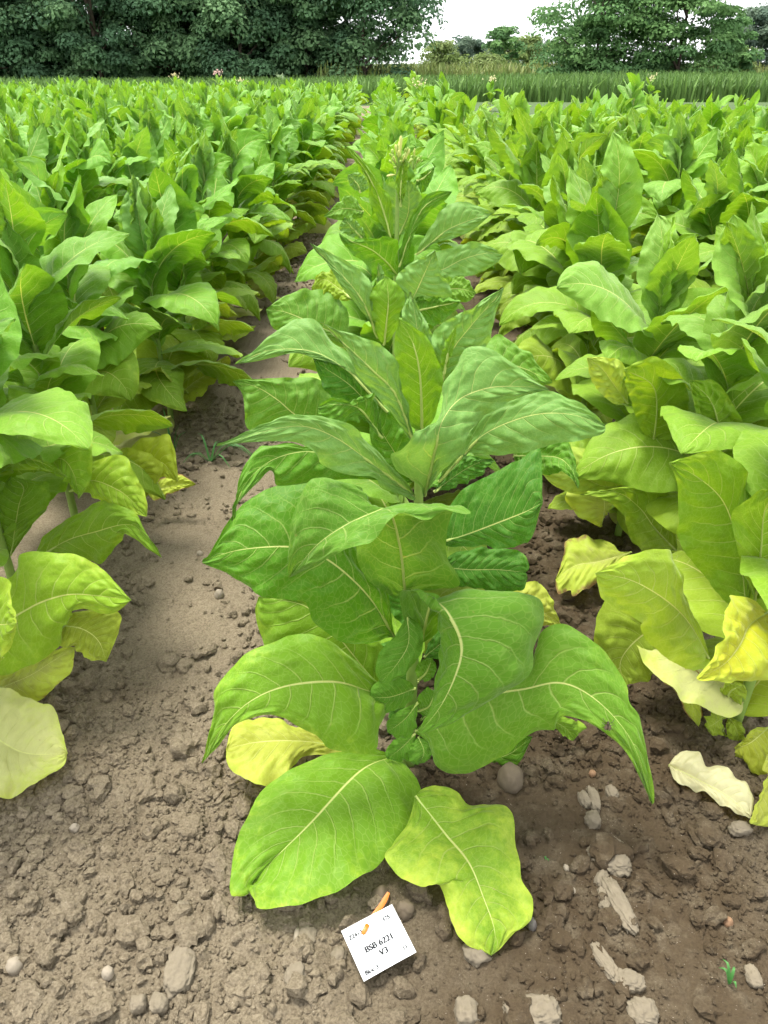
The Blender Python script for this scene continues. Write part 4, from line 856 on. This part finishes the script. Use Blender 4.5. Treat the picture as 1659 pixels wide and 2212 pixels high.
for a in (('clod', KA, 670, 580, 165, 225, M_CLOD, 'broad upper slab of the two largest pale dry clods on the right', 'clod', 0, .45),
          ('clod', KA, 692, 885, 130, 330, M_CLOD, 'long pointed pale clod below the broad slab on the right', 'clod', .25, .5),
          ('clod', KA, 545, 555, 110, 125, M_CLOD, 'grey-brown clod touching the left side of the broad slab', 'clod', .2, .6),
          ('clod', KA, 592, 860, 75, 165, M_CLOD, 'narrow clod leaning on the left of the long pointed clod', 'clod', 0, .6),
          ('clod', KA, 582, 712, 70, 120, M_CLOD, 'small oblong clod between the broad slab and the pointed clod', 'clod', -.6, .6),
          ('clod', KA, 750, 1385, 185, 125, M_CLOD, 'chunky pale clod near the lower right, lit from above', 'clod', -.2, .7),
          ('clod', KA, 600, 1260, 95, 250, M_CLOD, 'ragged ridge-shaped clod left of the chunky pale clod', 'clod', .4, .6),
          ('clod', KA, 850, 1590, 190, 170, M_CLOD, 'square pale clod cut by the bottom edge on the right', 'clod', 0, .7),
          ('clod', KA, 190, 1590, 230, 170, M_CLOD, 'crumbly pale clod at the bottom edge right of centre', 'clod', .2, .6),
          ('clod', KA, 20, 1590, 140, 150, M_CLOD, 'smooth pale clod at the bottom edge below the plot card', 'clod', .2, .6),
          ('clod', KA, 520, 335, 95, 105, M_CLOD, 'rounded clod below the paired clods, near the drooping leaf tip', 'clod', 0, .8),
          ('clod', KA, 470, 195, 70, 115, M_CLOD, 'left one of two clods lying side by side', 'clod', .1, .8),
          ('clod', KA, 533, 195, 62, 170, M_CLOD, 'right, longer one of two clods lying side by side', 'clod', 0, .8),
          ('clod', KA, 650, 155, 75, 90, M_CLOD, 'small clod left of the drooping leaf tip', 'clod', 0, .8),
          ('clod', KA, 1300, 270, 150, 110, M_CLODM, 'wide brown clod below the curled fallen leaf', 'clod', 0, .6),
          ('clod', KA, 1480, 400, 150, 80, M_CLOD, 'flat clod under the tip of the right yellow leaf', 'clod', .1, .6),
          ('clod', KA, 1570, 1340, 95, 120, M_CLOD, 'pale clod at the lower right edge beside the seedling', 'clod', .1, .6),
          ('clod', KA, 265, 1000, 140, 170, M_CLODM, 'brown clod just right of the yellow leaf tip', 'clod', -.5, .5),
          ('clod', KB, 1000, 1110, 170, 235, M_CLOD, 'largest clod of the bare lane, low left of the card', 'clod', .1, .55),
          ('clod', KB, 880, 1305, 95, 90, M_CLOD, 'right one of two round clods below the largest lane clod', 'clod', 0, .8),
          ('clod', KB, 768, 1310, 85, 80, M_CLOD, 'left one of two round clods below the largest lane clod', 'clod', 0, .8),
          ('clod', KB, 1060, 330, 150, 130, M_CLODM, 'wide clod on the lane beside the lower left leaf', 'clod', .3, .6),
          ('clod', KB, 970, 155, 100, 90, M_CLODM, 'upper clod on the lane beside the lower left leaf', 'clod', 0, .8),
          ('clod', KB, 1010, 780, 90, 85, M_CLOD, 'round clod left of the torn leaf tip', 'clod', 0, .8),
          ('clod', KB, 1145, 870, 105, 105, M_CLODM, 'lumpy clod just below the torn leaf tip', 'clod', 0, .8),
          ('clod', KB, 1120, 1370, 80, 130, M_CLODM, 'upright clod at the bottom edge left of the card', 'clod', 0, .8),
          ('clod', K9, 475, 1515, 110, 110, M_CLODM, 'round clod under the drooping left leaves', 'clod', 0, .8),
          ('clod', K9, 920, 1400, 120, 90, M_CLODM, 'broad clod in the middle of the bare lane', 'clod', .2, .7),
          ('pebble', KA, 125, 1020, 72, 80, M_PEBD, 'dark grey pebble by the yellow tip of the lower right leaf', 'pebble', 0, .9, .12),
          ('pebble', KA, 352, 648, 34, 44, M_PEBW, 'upper one of two small white pebbles on the moist soil', 'pebble', .3, .9, .2),
          ('pebble', KA, 400, 797, 26, 42, M_PEBW, 'lower one of two small white pebbles on the moist soil', 'pebble', 0, .9, .1),
          ('pebble', KA, 1405, 990, 65, 60, M_PEBO, 'orange-brown pebble near the right edge', 'pebble', 0, .9, .1),
          ('pebble', KA, 520, 40, 46, 40, M_PEBO, 'orange-brown pebble under the drooping leaf', 'pebble', 0, .9, .1),
          ('pebble', KB, 72, 1082, 92, 80, M_PEBW, 'smooth white pebble near the lower left edge', 'pebble', -.5, .9, .1),
          ('pebble', KB, 603, 1150, 62, 66, M_PEBW, 'pale round pebble in the lower middle of the bare lane', 'pebble', 0, .9, .12),
          ('pebble', KB, 410, 320, 55, 45, M_PEBW, 'pale pebble high on the lane near the yellow left leaf', 'pebble', 0, .9, .2),
          ('pebble', KB, 1650, 930, 40, 95, M_PEBW, 'pale oval pebble left of the plot card', 'pebble', 0, .9, .12),
          ('pebble', K9, 1195, 1030, 54, 50, M_PEBW, 'tan pebble on the lane below the left leaf tip', 'pebble', 0, .9, .12),
          ('pebble', K9, 1090, 803, 36, 30, M_PEBW, 'tan pebble above the other on the lane', 'pebble', 0, .9, .12),
          ('stone', K5, 1125, 345, 88, 95, M_PEBB, 'large round brown stone beside the foot of the front plant', 'stone', 0, .9, .1),
          ('stone', K5, 668, 755, 58, 72, M_PEBB, 'brown stone just above the card under the big leaf', 'stone', 0, .9, .18),
          ('stone', K5, 752, 805, 66, 60, M_PEBB, 'dark rounded stone right of the orange tie', 'stone', 0, .8, .2),
          ('clod', K5, 888, 873, 55, 62, M_CLODM, 'brown clod right of the plot card', 'clod', 0, .8),
          ('clod', K5, 520, 958, 52, 62, M_CLOD, 'grey clod left of the plot card', 'clod', 0, .8),
          ('clod', K5, 1005, 955, 85, 80, M_CLOD, 'grey stone-like clod below the yellow leaf tip', 'clod', .4, .6),
          ('clod', K5, 400, 890, 70, 65, M_CLOD, 'round clod below the torn leaf, left of the card', 'clod', 0, .6),
          ('clod', K5, 365, 1030, 70, 75, M_CLOD, 'round clod on the lane below the card level', 'clod', 0, .6),
          ('clod', K5, 970, 1165, 85, 90, M_CLOD, 'pale clod at the bottom edge in the middle', 'clod', 0, .7)):
    rock(*a, group=CL if a[0] == 'clod' else PB)

# ------------------------------------------------------------------ plot card with orange tie
q = NT('card_white'); M_CARD = q.done(q.principled(rgb(0.66, 0.68, 0.70), 0.45, 0.4))
q = NT('card_ink'); M_INK = q.done(q.principled(rgb(0.012, 0.013, 0.016), 0.6, 0.2))
q = NT('orange_tie'); M_TIE = q.done(q.principled(rgb(0.50, 0.13, 0.006), 0.4, 0.4))
from mathutils import Matrix, Vector
TL, TR_, BR, BL = (onz(731.7, 2016, .05), onz(838.7, 1963.8, .055), onz(902.2, 2048.4, .04), onz(797.1, 2111.9, .035))
ex = ((TR_ - TL) + (BR - BL)) / 2; ey = ((TL - BL) + (TR_ - BR)) / 2
CW, CH = float(np.linalg.norm(ex)) * 1.05, float(np.linalg.norm(ey)) * 1.05
ex /= np.linalg.norm(ex); ez = np.cross(ex, ey); ez /= np.linalg.norm(ez); ey = np.cross(ez, ex)
cen = (TL + TR_ + BR + BL) / 4
nx, ny = 16, 14
gu, gv = np.meshgrid(np.linspace(-.5, .5, nx + 1), np.linspace(-.5, .5, ny + 1), indexing='ij')
Vt = np.stack([gu * CW, gv * CH, .0012 * np.cos(gu * 3)], -1).reshape(-1, 3); nV = len(Vt)
Ft = grid_faces(nx, ny)
V = np.vstack([Vt, Vt - (0, 0, .0008)]); F = np.vstack([Ft[:, ::-1], Ft + nV])
idx = lambda i, j: i * (ny + 1) + j
ring = [idx(i, 0) for i in range(nx + 1)] + [idx(nx, j) for j in range(1, ny + 1)] + [idx(i, ny) for i in range(nx - 1, -1, -1)] + [idx(0, j) for j in range(ny - 1, 0, -1)]
F = np.vstack([F, [(ring[k], ring[(k + 1) % len(ring)], ring[(k + 1) % len(ring)] + nV, ring[k] + nV) for k in range(len(ring))]])
card = link('plot_card', mesh('plot_card', V, F, [M_CARD], smooth=False))
card.matrix_world = Matrix((tuple(ex) + (0,), tuple(ey) + (0,), tuple(ez) + (0,), (0, 0, 0, 1))).transposed()
card.location = cen
tag(card, 'white plot card reading BSB 6221 V3 lying on the soil', 'label card')
def lettering(txt, s, t, size, bold=0.0):
    c = bpy.data.curves.new('lettering', 'FONT'); c.body = txt; c.size = size * CH; c.align_x = 'CENTER'; c.align_y = 'CENTER'
    c.materials.append(M_INK)
    t_ = bpy.data.objects.new('lettering_curve', c); me = bpy.data.meshes.new_from_object(t_); bpy.data.objects.remove(t_)
    lv = np.array([v.co[:] for v in me.vertices]); lf = [tuple(p.vertices) for p in me.polygons]; bpy.data.meshes.remove(me)
    V, F = [], []
    for j, dx in enumerate((-bold, -bold / 2, 0.0, bold / 2, bold)):          # heavy print: strokes widened sideways
        F += [tuple(i + len(V) for i in f) for f in lf]; V += [tuple(v) for v in lv + (dx, .3 * dx, .00004 * j)]
    me = bpy.data.meshes.new('lettering'); me.from_pydata(V, [], F); me.materials.append(M_INK)
    o = link('lettering', me, card); o.location = ((s - .5) * CW, (.5 - t) * CH, .0016 + .0)
for a in (('BSB 6221', .50, .535, .160, .0009), ('V3', .51, .71, .160, .0009), ('Z2413', .19, .20, .112, .0005), ('375', .79, .187, .112, .0005), ('11', .863, .832, .112, .0005), ('Bloc 3', .195, .896, .112, .0005)): lettering(*a)
def strap(pts, wd, name='orange_tie'):
    P = catmull(np.array(pts), 12); T = np.gradient(P, axis=0); T /= np.linalg.norm(T, axis=1)[:, None]
    S = np.cross(T, (0, 0, 1.0)); S /= np.linalg.norm(S, axis=1)[:, None]; wv = (wd * np.interp(np.linspace(0, 1, 13), (0, .15, .8, 1), (.5, 1, 1, .6)))[:, None]
    V = np.stack([P - S * wv, P + (0, 0, .0012), P + S * wv], 1).reshape(-1, 3); V = np.vstack([V, V - (0, 0, .0009)])
    F = grid_faces(12, 2); F = np.vstack([F, F[:, ::-1] + 39])
    return link(name, mesh(name, V, F, [M_TIE]), card)
def cp(s, t, z): return ((s - .5) * CW, (.5 - t) * CH, z)
strap([cp(.30, .245, .0022), cp(.34, .225, .004), cp(.40, .18, .005), cp(.45, .135, .003), cp(.47, .12, -.001)], .0042)
strap([cp(.47, .12, -.002), cp(.62, .02, -.003), cp(.84, -.08, .004), cp(1.02, -.20, .010)], .0050)

# ------------------------------------------------------------------ fallen leaf, weeds, fly
fl = empty('fallen_leaf', tuple(onz(1560, 1690, .0)))
pleaf(fl, K8, 1.235, [(812,1755,.06),(1000,1850,0),(1120,1920,-.035),(1240,2020,-.083)], [(870,1690),(960,1680),(1010,1760),(1090,1750),(1140,1800),(1210,1850),(1250,1930)],
      [(860,1850),(1000,1900),(1100,1970),(1230,2028)], (0.55, 0.53, 0.31, .1), k=.0010, amp=.005, bulge=.5, name='blade')
tag(fl, 'curled pale cream fallen tobacco leaf on the dark soil at right', 'fallen leaf')

M_GRASS = plain('grass_blade', rgb(0.05, 0.16, 0.035), 0.5, 0.3, 0.25, 30)
def weed(label, base, tips, wd, group='weeds in the lane', name='grass_weed'):
    root = empty(name, tuple(base))
    for tp in tips:
        b = np.zeros(3); tp = np.array(tp); mid = tp * .5 + np.array((0, 0, .35 * np.linalg.norm(tp[:2]) + .01))
        P = catmull(np.array([b, mid, tp]), 8); S = np.cross(np.gradient(P, axis=0), (0, 0, 1.0)); S /= np.linalg.norm(S, axis=1)[:, None] + 1e-9
        wv = (wd * np.array([.8, 1, 1, 1, .95, .85, .7, .45, .05]))[:, None]
        V = np.stack([P - S * wv, P - (0, 0, wd * .5), P + S * wv], 1).reshape(-1, 3)
        link('blade', mesh('blade', V, grid_faces(8, 2), [M_GRASS]), root)
    tag(root, label, 'grass weed', group)
g = onz(455, 1000, .0)
weed('dark green grass weed sprawling across the lane left of the front plant', g, [(.12, .05, .04), (.20, .0, .015), (-.09, -.01, .02), (.10, -.07, .01), (-.06, .09, .10), (.04, .10, .05), (.24, -.06, .02), (-.12, -.06, .01)], .0045)
g = onz(375, 985, .0)
weed('tall dark grass weed under the left row leaves', g, [(-.03, .05, .22), (.05, -.02, .16), (-.08, .0, .12), (.06, .04, .10)], .0045)
g = onz(1575, 2125, .0)
M_GRASS2 = M_GRASS
weed('tiny green seedling on bare soil at the lower right', g, [(-.016, .02, .018), (.012, .02, .022), (.006, -.014, .010), (-.008, .03, .03)], .0032, 'seedlings', 'seedling')
g = onz(1180, 1868, .0)
weed('speck of a green sprout left of the broad clod', g, [(-.006, .01, .012), (.006, .006, .008)], .0025, 'seedlings', 'seedling')

M_FLYB = plain('fly_body', rgb(0.05, 0.03, 0.017), 0.4, 0.5, 0.4, 300); q = NT('fly_wing'); M_WING = q.done(q.principled(rgb(0.11, 0.085, 0.05), 0.3, 0.5))
def find_surface(u, v, Y): return at(u, v, Y)
dg = bpy.context.evaluated_depsgraph_get()
o0 = Vector((0, 0, H)); tgt = Vector(at(1313, 1563, 1.0)); hit, loc, nor, _, _, _ = sc.ray_cast(dg, o0, (tgt - o0).normalized())
if not hit: loc, nor = Vector(at(1313, 1563, 1.13)), Vector((0, -.5, .8))
if nor.dot(o0 - loc) < 0: nor = -nor
fly = empty('fly', loc); fly.scale = (1.35,) * 3; zq = nor.normalized(); fly.rotation_mode = 'QUATERNION'; fly.rotation_quaternion = zq.to_track_quat('Z', 'Y')
IV, IF = ico(2)
def blob(name, c, s, mat): return link(name, mesh(name, IV * np.array(s) + np.array(c), IF, [mat]), fly)
blob('abdomen', (0, -.0048, .0030), (.0024, .0046, .0022), M_FLYB); blob('thorax', (0, .0010, .0034), (.0021, .0025, .0022), M_FLYB); blob('head', (0, .0042, .0033), (.0017, .0012, .0015), M_FLYB)
for sx in (-1, 1):
    a = np.linspace(0, 2 * np.pi, 12, endpoint=False); W = np.stack([sx * (.0030 + .0018 * np.cos(a)), -.0042 + .0050 * np.sin(a), np.full(12, .0052)], 1)
    W = np.vstack([[(sx * .003, -.0042, .0055)], W]); link('wing', mesh('wing', W, np.array([(0, i + 1, (i + 1) % 12 + 1) for i in range(12)]), [M_WING]), fly)
    for yy, ty in ((.0025, .008), (.0005, .0005), (-.0015, -.008)):
        V, F = tube(np.array([(sx * .0015, yy, .003), (sx * .0050, (yy + ty) / 2, .0055), (sx * .0085, ty, .0)]), np.full(3, .00045), 5); link('leg', mesh('leg', V, F, [M_FLYB]), fly)
tag(fly, 'small brown fly sitting on the drooping right leaf of the front plant', 'fly')
